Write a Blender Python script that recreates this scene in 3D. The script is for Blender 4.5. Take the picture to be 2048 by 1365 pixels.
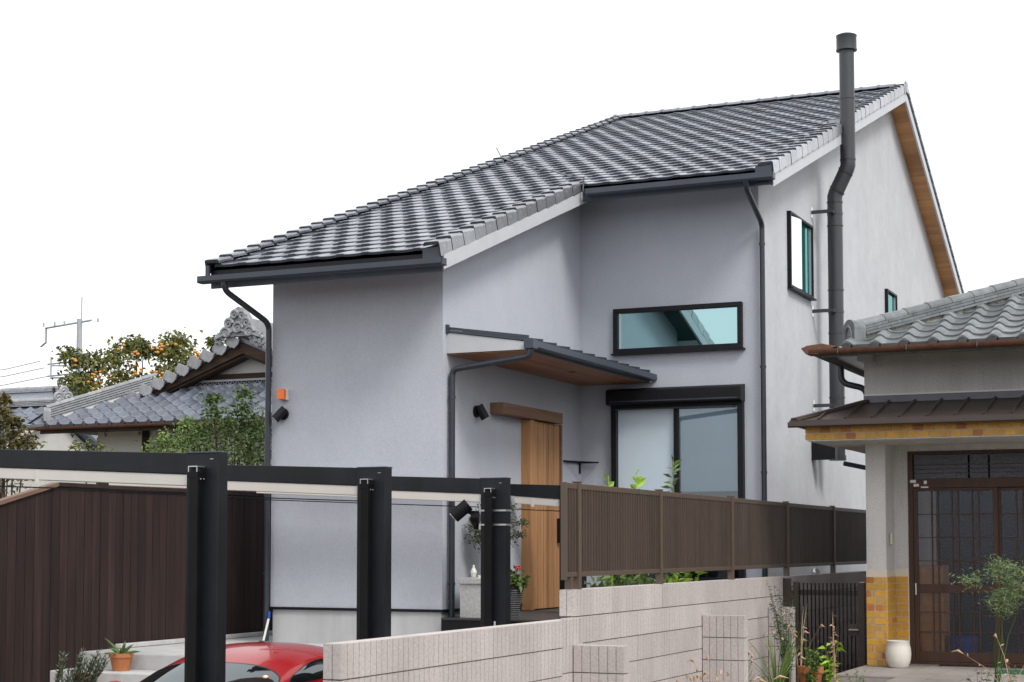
import bpy, bmesh, math, random
from mathutils import Matrix, Vector
for o in list(bpy.data.objects): bpy.data.objects.remove(o, do_unlink=True)
SC = bpy.context.scene
R = math.radians
rnd = random.Random(7)
LIFT = 2.2          # camera height above the car-port floor; heights below are written relative to the camera
# ------------------------------------------------------------------ camera, sky, sun, exposure
F = 3333.0 / 2048.0
cam = bpy.data.cameras.new('camera'); camo = bpy.data.objects.new('camera', cam); SC.collection.objects.link(camo)
cam.sensor_width = 36; cam.sensor_fit = 'HORIZONTAL'; cam.lens = F * 36; cam.clip_end = 2000; cam.clip_start = .1
cam.shift_y = 0.1009
camo.location = (0, 0, LIFT); camo.rotation_euler = (R(93.5), 0, R(24.2)); SC.camera = camo
W = bpy.data.worlds.new('World'); SC.world = W; W.use_nodes = True
nt = W.node_tree; nt.nodes.clear()
SUN_AZ, SUN_EL = 121, 46      # compass azimuth (from +Y clockwise)
sky = nt.nodes.new('ShaderNodeTexSky'); sky.sky_type = 'NISHITA'; sky.sun_disc = False
sky.sun_elevation = R(SUN_EL); sky.sun_rotation = R(SUN_AZ); sky.dust_density = 6; sky.air_density = 1.5
hs = nt.nodes.new('ShaderNodeHueSaturation'); hs.inputs['Saturation'].default_value = .25
mx = nt.nodes.new('ShaderNodeMix'); mx.data_type = 'RGBA'; mx.inputs[0].default_value = .86
mx.inputs[7].default_value = (10.6, 10.7, 10.9, 1)      # even overcast cloud layer
bg = nt.nodes.new('ShaderNodeBackground'); bg.inputs['Strength'].default_value = .1
wo = nt.nodes.new('ShaderNodeOutputWorld')
nt.links.new(sky.outputs[0], hs.inputs['Color']); nt.links.new(hs.outputs[0], mx.inputs[6])
nt.links.new(mx.outputs[2], bg.inputs['Color']); nt.links.new(bg.outputs[0], wo.inputs['Surface'])
sl = bpy.data.lights.new('sun', 'SUN'); sl.energy = 1.5; sl.angle = R(18); sl.color = (1, .96, .9)
so = bpy.data.objects.new('sun', sl); SC.collection.objects.link(so)
az, el = R(SUN_AZ), R(SUN_EL)
sd = Vector((math.sin(az) * math.cos(el), math.cos(az) * math.cos(el), math.sin(el)))
so.rotation_euler = sd.to_track_quat('Z', 'Y').to_euler(); so.location = (20, -20, 40)
SC.view_settings.view_transform = 'Standard'; SC.view_settings.look = 'None'
SC.view_settings.exposure = 0.46; SC.view_settings.gamma = 1
SC.render.engine = 'CYCLES'; SC.render.resolution_x = 1024; SC.render.resolution_y = 682
SC.cycles.max_bounces = 6; SC.cycles.transparent_max_bounces = 10
try: SC.view_settings.use_curve_mapping = False
except Exception: pass
# ------------------------------------------------------------------ materials
MATS = {}
def mat(name, col, rough=.6, metal=0., spec=.5, var=0., vscale=4., bump=0., bscale=60., rand=0., col2=None, stretch=None, island=0., coat=0., bdist=.01, grain=0., gscale=45., dirt=0., dscale=1.6, dst=(1, 1, .12)):
    m = bpy.data.materials.new(name); m.use_nodes = True; MATS[name] = m
    t = m.node_tree; n = t.nodes; L = t.links; b = n['Principled BSDF']
    b.inputs['Base Color'].default_value = (*col, 1); b.inputs['Roughness'].default_value = rough
    b.inputs['Metallic'].default_value = metal; b.inputs['Specular IOR Level'].default_value = spec
    if coat: b.inputs['Coat Weight'].default_value = coat; b.inputs['Coat Roughness'].default_value = .04
    geo = n.new('ShaderNodeNewGeometry'); src = geo.outputs['Position']
    if stretch:
        mp = n.new('ShaderNodeMapping'); mp.inputs['Scale'].default_value = stretch
        L.new(src, mp.inputs['Vector']); src = mp.outputs[0]
    cur = None
    if var or col2:
        no = n.new('ShaderNodeTexNoise'); no.inputs['Scale'].default_value = vscale; no.inputs['Detail'].default_value = 6
        no.inputs['Roughness'].default_value = .62
        L.new(src, no.inputs['Vector'])
        rp = n.new('ShaderNodeValToRGB'); rp.color_ramp.elements[0].position = .3; rp.color_ramp.elements[1].position = .72
        c2 = col2 if col2 else tuple(min(1, c * (1 + var)) for c in col)
        c1 = col if col2 else tuple(c * (1 - var) for c in col)
        rp.color_ramp.elements[0].color = (*c1, 1); rp.color_ramp.elements[1].color = (*c2, 1)
        L.new(no.outputs[0], rp.inputs[0]); cur = rp.outputs[0]
    for amt, which in ((rand, 'o'), (island, 'i')):
        if not amt: continue
        if which == 'o':
            oi = n.new('ShaderNodeObjectInfo'); v = oi.outputs['Random']
        else: v = geo.outputs['Random Per Island']
        mr = n.new('ShaderNodeMapRange'); mr.inputs[3].default_value = 1 - amt; mr.inputs[4].default_value = 1 + amt
        L.new(v, mr.inputs[0])
        h = n.new('ShaderNodeHueSaturation')
        if cur: L.new(cur, h.inputs['Color'])
        else: h.inputs['Color'].default_value = (*col, 1)
        L.new(mr.outputs[0], h.inputs['Value']); cur = h.outputs[0]
    if dirt:
        if cur is None:
            rg = n.new('ShaderNodeRGB'); rg.outputs[0].default_value = (*col, 1); cur = rg.outputs[0]
        dm = n.new('ShaderNodeMapping'); dm.inputs['Scale'].default_value = dst; L.new(geo.outputs['Position'], dm.inputs['Vector'])
        nd = n.new('ShaderNodeTexNoise'); nd.inputs['Scale'].default_value = dscale; nd.inputs['Detail'].default_value = 5; nd.inputs['Roughness'].default_value = .65; L.new(dm.outputs[0], nd.inputs['Vector'])
        mr = n.new('ShaderNodeMapRange'); mr.inputs[1].default_value = .35; mr.inputs[2].default_value = .65; mr.inputs[3].default_value = 1 - dirt; mr.inputs[4].default_value = 1 + dirt * .35; L.new(nd.outputs[0], mr.inputs[0])
        h = n.new('ShaderNodeHueSaturation'); L.new(cur, h.inputs['Color']); L.new(mr.outputs[0], h.inputs['Value']); cur = h.outputs[0]
    if grain:
        ng = n.new('ShaderNodeTexNoise'); ng.inputs['Scale'].default_value = gscale; ng.inputs['Detail'].default_value = 3; L.new(geo.outputs['Position'], ng.inputs['Vector'])
        mr = n.new('ShaderNodeMapRange'); mr.inputs[1].default_value = .3; mr.inputs[2].default_value = .7; mr.inputs[3].default_value = 1 - grain; mr.inputs[4].default_value = 1 + grain; L.new(ng.outputs[0], mr.inputs[0])
        h = n.new('ShaderNodeHueSaturation'); L.new(cur, h.inputs['Color']); L.new(mr.outputs[0], h.inputs['Value']); cur = h.outputs[0]
    if cur: L.new(cur, b.inputs['Base Color'])
    if bump:
        nb = n.new('ShaderNodeTexNoise'); nb.inputs['Scale'].default_value = bscale; nb.inputs['Detail'].default_value = 4
        L.new(src, nb.inputs['Vector'])
        bp = n.new('ShaderNodeBump'); bp.inputs['Strength'].default_value = bump; bp.inputs['Distance'].default_value = bdist
        L.new(nb.outputs[0], bp.inputs['Height']); L.new(bp.outputs[0], b.inputs['Normal'])
    return m
def glassmat(name, tint, gloss, base, rough=.01, transp=0., bump=0., bscale=40):
    m = bpy.data.materials.new(name); m.use_nodes = True; MATS[name] = m
    t = m.node_tree; n = t.nodes; L = t.links; n.clear()
    out = n.new('ShaderNodeOutputMaterial'); g = n.new('ShaderNodeBsdfGlossy'); g.inputs['Color'].default_value = (*tint, 1); g.inputs['Roughness'].default_value = rough
    d = n.new('ShaderNodeBsdfDiffuse'); d.inputs['Color'].default_value = (*base, 1)
    under = d.outputs[0]
    if transp:
        tr = n.new('ShaderNodeBsdfTransparent'); tr.inputs['Color'].default_value = (*base, 1); under = tr.outputs[0]
        if transp < 1:
            d2 = n.new('ShaderNodeBsdfDiffuse'); d2.inputs['Color'].default_value = (*[c * .3 for c in base], 1)
            mm = n.new('ShaderNodeMixShader'); mm.inputs[0].default_value = transp
            L.new(d2.outputs[0], mm.inputs[1]); L.new(tr.outputs[0], mm.inputs[2]); under = mm.outputs[0]
    fr = n.new('ShaderNodeFresnel'); fr.inputs['IOR'].default_value = 1.5
    ad = n.new('ShaderNodeMath'); ad.operation = 'ADD'; ad.use_clamp = True; ad.inputs[1].default_value = gloss
    L.new(fr.outputs[0], ad.inputs[0])
    ms = n.new('ShaderNodeMixShader'); L.new(ad.outputs[0], ms.inputs[0]); L.new(under, ms.inputs[1]); L.new(g.outputs[0], ms.inputs[2])
    L.new(ms.outputs[0], out.inputs['Surface'])
    if bump:
        geo = n.new('ShaderNodeNewGeometry')
        nb = n.new('ShaderNodeTexNoise'); nb.inputs['Scale'].default_value = bscale; L.new(geo.outputs['Position'], nb.inputs['Vector'])
        bp = n.new('ShaderNodeBump'); bp.inputs['Strength'].default_value = bump; bp.inputs['Distance'].default_value = .01
        L.new(nb.outputs[0], bp.inputs['Height']); L.new(bp.outputs[0], g.inputs['Normal']); L.new(bp.outputs[0], fr.inputs['Normal'])
    return m
mat('stucco', (.452, .477, .535), .92, spec=.15, col2=(.487, .511, .567), vscale=1.3, bump=.45, bscale=95, bdist=.005, grain=.05, dirt=.025, dscale=4, dst=(1, 1, .3))
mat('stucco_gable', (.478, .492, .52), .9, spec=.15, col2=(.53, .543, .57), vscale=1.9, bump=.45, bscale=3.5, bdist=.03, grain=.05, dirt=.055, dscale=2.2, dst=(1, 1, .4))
mat('plinth', (.50, .505, .515), .85, spec=.2, var=.06, vscale=3, bump=.2, bscale=90, dirt=.12, dscale=3)
mat('black_trim', (.008, .008, .011), .45, spec=.25, var=.3, vscale=20)
mat('gutter', (.036, .046, .064), .38, var=.12, vscale=8)
mat('pipe', (.028, .034, .046), .35, var=.2, vscale=6)
mat('barge', (.50, .515, .55), .5, var=.05, vscale=5)
mat('tile_dark', (.26, .275, .305), .24, metal=.8, rand=.22, var=.18, vscale=9, bump=.1, bscale=50)
mat('tile_dark_far', (.26, .275, .305), .24, metal=.8, island=.2, var=.18, vscale=9)
mat('verge', (.42, .435, .46), .36, metal=.75, rand=.12, var=.14, vscale=12)  # lighter copy of the roof tile; sky reflection put into the sleeve's outer face
mat('tile_edge', (.048, .055, .07), .45, spec=.4, rand=.2, var=.2, vscale=20)
mat('nail', (.8, .8, .8), .3, metal=.6)
def wood(name, c1, c2, rand, rough=.55, axis='z', sc=14):
    st = {'z': (1, 1, .06), 'y': (1, .06, 1), 'x': (.06, 1, 1)}[axis]
    return mat(name, c1, rough, spec=.3, col2=c2, vscale=sc, stretch=st, rand=rand, bump=.15, bscale=40)
wood('door_wood', (.31, .155, .066), (.46, .25, .12), .22, .5, 'z', 22)
wood('lintel_wood', (.17, .095, .058), (.25, .145, .09), .05, .6, 'y', 18)
wood('soffit_wood', (.40, .19, .075), (.60, .33, .15), .2, .55, 'x', 10)
wood('soffit_wood_porch', (.27, .115, .055), (.42, .20, .10), .15, .5, 'y', 12)
wood('fence_wood', (.019, .0115, .0105), (.043, .0245, .0215), .22, .75, 'z', 13)
wood('fence_cap', (.14, .085, .06), (.22, .14, .10), .1, .7, 'y', 10)
wood('old_wood', (.022, .016, .012), (.07, .042, .027), .1, .8, 'x', 10)
wood('door_brown', (.045, .022, .016), (.075, .038, .026), .08, .5, 'z', 15)
mat('steel_black', (.005, .005, .006), .4, spec=.2, var=.3, vscale=5)
mat('post_dark', (.011, .0125, .016), .42, spec=.3, var=.25, vscale=3, dirt=.3, dscale=4)
mat('beige', (.60, .575, .53), .3, spec=.5, var=.05, vscale=2)
mat('steel', (.62, .62, .62), .3, metal=.8)
mat('block', (.415, .37, .36), .93, spec=.15, col2=(.585, .54, .527), vscale=55, rand=.06, bump=.7, bscale=160, bdist=.006, dirt=.11, dscale=2.2, dst=(1, 1, .5))
mat('mortar', (.22, .20, .19), .95, spec=.1, var=.15, vscale=30)
mat('wall_back', (.30, .27, .26), .95, spec=.1, var=.12, vscale=10)
mat('fence_brown', (.07, .049, .038), .5, spec=.4, rand=.10, var=.08, vscale=5, dirt=.2, dscale=3)
mat('fence_brown_rail', (.092, .066, .049), .42, spec=.45, var=.08, vscale=8)
mat('concrete', (.46, .46, .46), .9, spec=.15, col2=(.60, .60, .595), vscale=6, bump=.3, bscale=80)
mat('asphalt', (.06, .06, .062), .95, spec=.15, var=.2, vscale=30, bump=.4, bscale=120)
mat('soil', (.13, .11, .08), .98, spec=.1, var=.35, vscale=7, bump=.8, bscale=30, bdist=.03)
mat('deck_tile', (.055, .05, .05), .5, rand=.12, var=.12, vscale=12)
mat('porch_tile', (.31, .28, .26), .7, rand=.10, var=.12, vscale=14)
mat('grout', (.16, .145, .135), .95, spec=.1)
mat('brick_yellow', (.50, .255, .028), .42, spec=.4, rand=.12, col2=(.60, .33, .055), vscale=22)
mat('brick_orange', (.42, .15, .028), .42, spec=.4, rand=.2, var=.15, vscale=18)
mat('brick_grout', (.62, .55, .46), .95, spec=.1)
mat('plaster_grey', (.66, .65, .64), .95, spec=.1, var=.16, vscale=70, bump=.9, bscale=140, bdist=.012, dirt=.14, dscale=3)
mat('plaster_white', (.60, .60, .575), .95, spec=.1, var=.05, vscale=5)
mat('plaster_rough', (.20, .19, .17), .98, spec=.1, col2=(.46, .44, .40), vscale=16, bump=1, bscale=30, bdist=.03)
mat('kawara', (.15, .165, .172), .3, metal=.25, spec=.6, rand=.2, var=.25, vscale=11, bump=.15, bscale=40)
mat('kawara_blue', (.11, .125, .16), .32, spec=.7, rand=.25, var=.2, vscale=6, bump=.1, bscale=30)
mat('kawara_pale', (.27, .28, .30), .55, rand=.14, var=.18, vscale=10)
mat('rust', (.085, .034, .02), .65, col2=(.16, .07, .042), vscale=14, bump=.3, bscale=60)
mat('gutter_under', (.11, .115, .105), .6, var=.2, vscale=10)
mat('metal_brown', (.05, .036, .031), .4, spec=.5, var=.12, vscale=6)
mat('flashing', (.12, .12, .145), .4, var=.15, vscale=4)
mat('shade_board', (.22, .215, .21), .9, var=.2, vscale=5)
mat('flue', (.042, .045, .052), .42, spec=.5, var=.1, vscale=3, dirt=.25, dscale=5)
mat('blind', (.72, .82, .89), .9, spec=.1, var=.03, vscale=1.5)
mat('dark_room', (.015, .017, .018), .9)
mat('car_red', (.30, .003, .006), .25, spec=.3, coat=.55, var=.03, vscale=2)
mat('car_black', (.012, .012, .013), .4)
mat('rubber', (.015, .015, .015), .85, bump=.2, bscale=80)
mat('rim', (.4, .4, .42), .3, metal=.9)
mat('lamp_glass', (.7, .72, .75), .1, spec=.7)
mat('terracotta', (.42, .15, .06), .8, spec=.2, col2=(.52, .215, .10), vscale=14, bump=.2, bscale=80)
mat('ceramic', (.66, .63, .57), .35, spec=.5, var=.03, vscale=6)
mat('granite', (.40, .40, .40), .85, col2=(.62, .62, .61), vscale=45, bump=.4, bscale=90)
mat('pot_grey', (.09, .09, .095), .6, var=.3, vscale=25)
mat('orange_lamp', (.85, .16, .01), .25, spec=.6)
mat('white_plastic', (.72, .72, .68), .4)
mat('cream_plastic', (.55, .52, .38), .45)
mat('red_flower', (.65, .02, .03), .6)
mat('blue_plastic', (.012, .07, .42), .4)
mat('green_mat', (.015, .11, .06), .9)
mat('amber_board', (.70, .32, .08), .7, var=.2, vscale=14)
mat('paper', (.7, .7, .7), .8)
def leaf(name, c, c2, isl=.45, rough=.5):
    m = mat(name, c, rough, spec=.35, col2=c2, vscale=2.2, island=isl)
    b = m.node_tree.nodes['Principled BSDF']
    b.inputs['Transmission Weight'].default_value = 0
    return m
leaf('leaf_persimmon', (.065, .10, .028), (.19, .175, .045))
leaf('leaf_green', (.04, .085, .022), (.12, .17, .04))
leaf('leaf_bright', (.20, .36, .03), (.34, .50, .05), .25)
leaf('leaf_dark', (.022, .055, .016), (.05, .09, .02))
leaf('leaf_olive', (.05, .065, .03), (.11, .12, .06))
leaf('leaf_grey', (.07, .10, .06), (.13, .16, .10))
leaf('leaf_weed', (.09, .16, .035), (.18, .25, .07))
leaf('leaf_aloe', (.09, .15, .05), (.15, .21, .08), .2)
leaf('leaf_red', (.05, .085, .022), (.16, .10, .035))
leaf('straw', (.38, .24, .14), (.50, .36, .24), .2)
leaf('feather', (.10, .155, .06), (.19, .24, .11))
mat('bark', (.06, .045, .035), .95, spec=.1, var=.3, vscale=20, bump=.6, bscale=40)
mat('persimmon', (.60, .25, .035), .4, rand=.2)
mat('pole', (.36, .38, .41), .8, var=.1, vscale=3)
mat('wire', (.32, .33, .35), .6)
glassmat('glass_low_e', (.50, .77, .80), .62, (.012, .035, .035))
glassmat('glass_sky_mirror', (.93, .95, .97), .72, (.02, .05, .05))  # same window glass with reflection boosted to show white sky
glassmat('glass_teal', (.45, .75, .74), .10, (.015, .11, .10))
glassmat('glass_clear', (.8, .9, .95), .01, (.97, .985, 1.), transp=1.)
glassmat('glass_clear_dim', (.7, .8, .86), .10, (.66, .70, .73), transp=1.)
glassmat('glass_car', (.85, .93, .95), .11, (.006, .007, .008), rough=.02)
glassmat('glass_pattern', (.6, .66, .75), .0, (.80, .80, .82), rough=.2, transp=.97, bump=.12, bscale=40)
glassmat('glass_dark_pattern', (.7, .75, .85), .02, (.05, .05, .055), rough=.15, bump=.7, bscale=55)
# ------------------------------------------------------------------ mesh helpers
WM = {}
COL = SC.collection
class MB:
    def __init__(s): s.v = []; s.f = []; s.mi = []; s.cm = 0
    def add(s, vs, fs):
        o = len(s.v); s.v += [tuple(v) for v in vs]
        for f in fs: s.f.append(tuple(i + o for i in f)); s.mi.append(s.cm)
        return s
    def box(s, x0, x1, y0, y1, z0, z1):
        x0, x1 = min(x0, x1), max(x0, x1); y0, y1 = min(y0, y1), max(y0, y1); z0, z1 = min(z0, z1), max(z0, z1)
        return s.add([(x0,y0,z0),(x1,y0,z0),(x1,y1,z0),(x0,y1,z0),(x0,y0,z1),(x1,y0,z1),(x1,y1,z1),(x0,y1,z1)],
            [(0,3,2,1),(4,5,6,7),(0,1,5,4),(1,2,6,5),(2,3,7,6),(3,0,4,7)])
    def prism(s, poly, axis, a, b):
        n = len(poly)
        def mk(p, t): return {'x': (t, p[0], p[1]), 'y': (p[0], t, p[1]), 'z': (p[0], p[1], t)}[axis]
        vs = [mk(p, a) for p in poly] + [mk(p, b) for p in poly]
        fs = [tuple(range(n)), tuple(range(2 * n - 1, n - 1, -1))] + [(i, i + n, (i + 1) % n + n, (i + 1) % n) for i in range(n)]
        return s.add(vs, fs)
    def tube(s, pts, r, n=10, caps=True):
        pts = [Vector(p) for p in pts]; rs = r if isinstance(r, (list, tuple)) else [r] * len(pts)
        up = None; rings = []
        for i, p in enumerate(pts):
            a = pts[max(i - 1, 0)]; b = pts[min(i + 1, len(pts) - 1)]
            d = (b - a).normalized()
            if up is None:
                up = Vector((0, 0, 1)) if abs(d.z) < .9 else Vector((1, 0, 0))
            q = d.cross(up).normalized(); up = q.cross(d).normalized()
            k = 1.
            if 0 < i < len(pts) - 1:
                c = (pts[i] - pts[i-1]).normalized().dot(d); k = 1 / max(c, .6)
            rings.append([p + (q * math.cos(2 * math.pi * j / n) + up * math.sin(2 * math.pi * j / n)) * rs[i] * (1 if k == 1 else (1 + (k - 1) * .6)) for j in range(n)])
        vs = [v for rg in rings for v in rg]; fs = []
        for i in range(len(pts) - 1):
            for j in range(n): fs.append((i*n+j, i*n+(j+1) % n, (i+1)*n+(j+1) % n, (i+1)*n+j))
        if caps: fs += [tuple(range(n-1, -1, -1)), tuple(range((len(pts)-1)*n, len(pts)*n))]
        return s.add(vs, fs)
    def lathe(s, prof, c=(0, 0, 0), n=24):
        vs = []; fs = []
        for r, z in prof:
            for j in range(n): vs.append((c[0] + r * math.cos(2*math.pi*j/n), c[1] + r * math.sin(2*math.pi*j/n), c[2] + z))
        for i in range(len(prof) - 1):
            for j in range(n): fs.append((i*n+j, i*n+(j+1) % n, (i+1)*n+(j+1) % n, (i+1)*n+j))
        if prof[0][0] > 1e-4: fs.append(tuple(range(n-1, -1, -1)))
        if prof[-1][0] > 1e-4: fs.append(tuple(range((len(prof)-1)*n, len(prof)*n)))
        return s.add(vs, fs)
    def xf(s, M, start=0):
        for i in range(start, len(s.v)): s.v[i] = tuple(M @ Vector(s.v[i]))
        return s
    def mesh(s, name, *mats, smooth=False, fix=True):
        me = bpy.data.meshes.new(name); me.from_pydata(s.v, [], s.f)
        for m in mats: me.materials.append(MATS[m])
        if len(mats) > 1:
            for p, i in zip(me.polygons, s.mi): p.material_index = i
        if smooth:
            for p in me.polygons: p.use_smooth = True
        if fix:
            bm = bmesh.new(); bm.from_mesh(me); bmesh.ops.recalc_face_normals(bm, faces=bm.faces); bm.to_mesh(me); bm.free()
        me.update(); return me
    def build(s, name, *mats, parent=None, smooth=False, fix=True, bevel=0, auto=None):
        xs = [v[0] for v in s.v]; ys = [v[1] for v in s.v]; zs = [v[2] for v in s.v]
        c = Vector(((min(xs)+max(xs))/2, (min(ys)+max(ys))/2, min(zs)))
        s.v = [(v[0]-c.x, v[1]-c.y, v[2]-c.z) for v in s.v]
        o = inst(name, s.mesh(name, *mats, smooth=smooth, fix=fix), Matrix.Translation(c), parent)
        if auto is not None:
            me = o.data
            for p in me.polygons: p.use_smooth = True
            me.set_sharp_from_angle(angle=R(auto))
        if bevel:
            md = o.modifiers.new('bevel', 'BEVEL'); md.width = bevel; md.segments = 2; md.limit_method = 'ANGLE'; md.angle_limit = R(40)
        return o
def inst(name, me, M, parent=None):
    o = bpy.data.objects.new(name, me); COL.objects.link(o)
    if parent is not None:
        o.parent = parent; o.matrix_parent_inverse = WM[parent.name].inverted()
    o.matrix_basis = M; WM[o.name] = M.copy(); return o
def tag(o, label, cat, group=None):
    o['label'] = label; o['category'] = cat
    if group: o['group'] = group
    return o
def thing(name, loc, label, cat, group=None):
    o = inst(name, None, Matrix.Translation(Vector(loc))); o.empty_display_size = .2
    return tag(o, label, cat, group)
def struct(o): o['kind'] = 'structure'; return o
def stuff(o): o['kind'] = 'stuff'; return o
def boxo(name, m, parent, x0, x1, y0, y1, z0, z1, bevel=0):
    return MB().box(x0, x1, y0, y1, z0, z1).build(name, m, parent=parent, bevel=bevel)
def arc(p, a, b, r, n=5):
    """corner points of a bent pipe"""
    a, b, p = Vector(a), Vector(b), Vector(p)
    u = (a - p).normalized(); v = (b - p).normalized(); s = p + u * r; e = p + v * r
    return [s.lerp(p, t).lerp(p.lerp(e, t), t) for t in [i / n for i in range(n + 1)]]
def bent(pts, r=.1):
    out = [Vector(pts[0])]
    for i in range(1, len(pts) - 1): out += arc(pts[i], pts[i-1], pts[i+1], r)
    out.append(Vector(pts[-1]))
    return [p for i, p in enumerate(out) if i == 0 or (p - out[i-1]).length > 1e-4]
# ------------------------------------------------------------------ ground
GZ, TZ, LOT = -2.2, -1.07, -1.42
struct(MB().add([(-400, -300, GZ), (400, -300, GZ), (400, 500, GZ), (-400, 500, GZ)], [(0, 1, 2, 3)]).build('ground', 'asphalt', fix=False))
struct(boxo('neighbour_lot', 'soil', None, -4.6, 40, -30, 60, GZ - .3, LOT))
struct(boxo('garden_ground', 'soil', None, -70, -11.12, 6, 90, GZ - .3, -1.12))
struct(MB().prism([(-11.1, 13.75), (-9.55, 13.75), (-9.55, 15.0), (-6.9, 15.0), (-6.9, 13.2), (-4.74, 13.2), (-4.74, 38), (-11.1, 38)], 'z', GZ - .3, TZ).build('terrace', 'concrete', bevel=.015))
struct(boxo('terrace_step', 'concrete', None, -11.05, -9.7, 13.3, 13.745, GZ - .3, -1.23, .012))
struct(boxo('terrace_step', 'concrete', None, -11.05, -9.7, 12.7, 13.295, GZ - .3, -1.45, .012))
struct(boxo('kerb', 'concrete', None, -10.985, -10.90, 14.3, 22, TZ + .004, TZ + .05, .008))
# ------------------------------------------------------------------ the new house
S = .365; ALPHA = math.atan(S); CA, SA = math.cos(ALPHA), math.sin(ALPHA)
RY, RZ0 = 27.9, 3.147                       # ridge line, verge-top height at Y = 15.2
def vz(y): return RZ0 + S * (y - 15.2)      # verge top (front slope)
S2 = .485
def vz2(y): return vz(RY) - S2 * (y - RY)
YF, YR, XL, XC, XG, YB = 15.92, 19.89, -10.11, -7.97, -5.59, 34.6
house = thing('modern_house', (-8, 22, TZ), 'grey stucco two-storey house with dark tiled roof and wooden sliding door', 'house')
MB().prism([(YF, -.70), (YF, vz(YF) - .19), (YR + .01, vz(YR) - .19), (YR + .01, -.70)], 'x', XL, XC).build('wall', 'stucco', parent=house)
mainw = MB()
mainw.prism([(YR, TZ), (YR, vz(YR) - .19), (RY, vz(RY) - .19), (YB, vz2(YB) - .19), (YB, TZ)], 'x', XL + .002, XG)
mw = mainw.build('wall', 'stucco', 'stucco_gable', parent=house)
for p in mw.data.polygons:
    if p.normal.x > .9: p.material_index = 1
mw['label'] = 'pale trowelled gable wall with faint stains'
boxo('plinth', 'plinth', house, XL + .02, XC - .02, YF + .02, YR, TZ - .02, -.70)
MB().box(XL - .012, XC + .012, YF - .012, YF + .02, -.702, -.672).box(XC - .02, XC + .012, YF + .02, YR, -.702, -.672).build('base_trim', 'black_trim', parent=house)
# roof deck (one L-shaped sheet of two slabs) + rear slope
XLv, XW, XM1, XM2 = -10.5, -7.64, -5.19, -5.28
YE1, YE2, YN = 15.22, 19.1, 22.78
rd = MB()
def slab(mb, x0, x1, y0, y1, zf, t0, t1):
    mb.prism([(y0, zf(y0) - t0), (y1, zf(y1) - t0), (y1, zf(y1) - t1), (y0, zf(y0) - t1)], 'x', x0, x1)
slab(rd, XLv + .03, XW - .01, YE1, YE2, vz, .19, .135)
slab(rd, XLv + .03, XM1 - .03, YE2, YN, vz, .19, .135)
slab(rd, XLv + .03, XM2 - .03, YN, RY, vz, .19, .135)
slab(rd, XLv + .03, XM2 - .03, RY, 35.2, vz2, .14, .06)
roof = rd.build('roof', 'black_trim', parent=house)
# barge boards, fascias
def barge(x0, x1, y0, y1, zf, t0=.315, t1=.16):
    m = MB(); slab(m, x0, x1, y0, y1, zf, t0, t1); return m.build('barge_board', 'barge', parent=house)
barge(XW - .012, XW + .018, YE1 + .03, YE2 + .16, vz)
barge(XM1 - .03, XM1, YE2 + .03, YN, vz)
barge(XM2 - .03, XM2, YN, RY, vz)
barge(XM2 - .03, XM2, RY, 35.2, vz2, .30, .13)
barge(XLv + .03, XLv + .06, YE1 + .03, RY, vz)
def fascia(x0, x1, y0, zb, h): boxo('fascia', 'gutter', house, x0, x1, y0, y0 + .025, zb, zb + h)
fascia(XLv + .03, XW + .016, 15.225, 2.825, .155); fascia(XW + .02, XM1 - .001, 19.105, 4.29, .15)
# eave soffits
MB().prism([(15.25, 2.832), (YF, 2.95 + .12), (YF, 2.965 + .12), (15.25, 2.847)], 'x', XLv + .06, XW - .03).build('eave_soffit', 'barge', parent=house)
MB().prism([(19.13, 4.30), (YR, 4.30 + .24), (YR, 4.315 + .24), (19.13, 4.315)], 'x', XW + .03, XM1 - .05).build('eave_soffit', 'barge', parent=house)
# gutters: open channel section
def gutter(x0, x1, yb, zb, h, par, w=.11, m='gutter'):
    t = .006; yf = yb - w
    sec = [(yb, zb + h), (yb, zb), (yf + .012, zb), (yf, zb + .02), (yf, zb + h), (yf + t, zb + h), (yf + t, zb + .022), (yf + .015, zb + t), (yb - t, zb + t), (yb - t, zb + h)]
    g = MB().prism(sec, 'x', x0, x1); g.box(x0, x0 + .004, yf, yb, zb, zb + h); g.box(x1 - .004, x1, yf, yb, zb, zb + h)
    return g.build('gutter', m, parent=par)
gutter(-10.54, -7.552, 15.17, 2.868, .075, house); gutter(-7.535, -5.15, 19.06, 4.331, .082, house)
# down pipes
def pipe(pts, r, par, m='pipe', name='downpipe', br=.09, clips=()):
    o = MB().tube(bent(pts, br), r, 12).build(name, m, parent=par, smooth=False, auto=50)
    for c in clips:
        MB().tube([(c[0], c[1], c[2] - .015), (c[0], c[1], c[2] + .015)], r + .006, 12).build('pipe_clip', m, parent=o, auto=50)
    return o
pipe([(-10.22, 15.11, 2.87), (-10.22, 15.11, 2.78), (-10.115, 15.845, 2.50), (-10.115, 15.845, -1.05)], .033, house, clips=[(-10.115, 15.845, z) for z in (2.2, 1.0, -.3)])
pipe([(-5.49, 19.0, 4.335), (-5.49, 19.0, 4.25), (-5.535, 19.84, 3.98), (-5.535, 19.84, -1.05)], .034, house, clips=[(-5.535, 19.84, z) for z in (3.72, 2.2, .9)])
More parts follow.
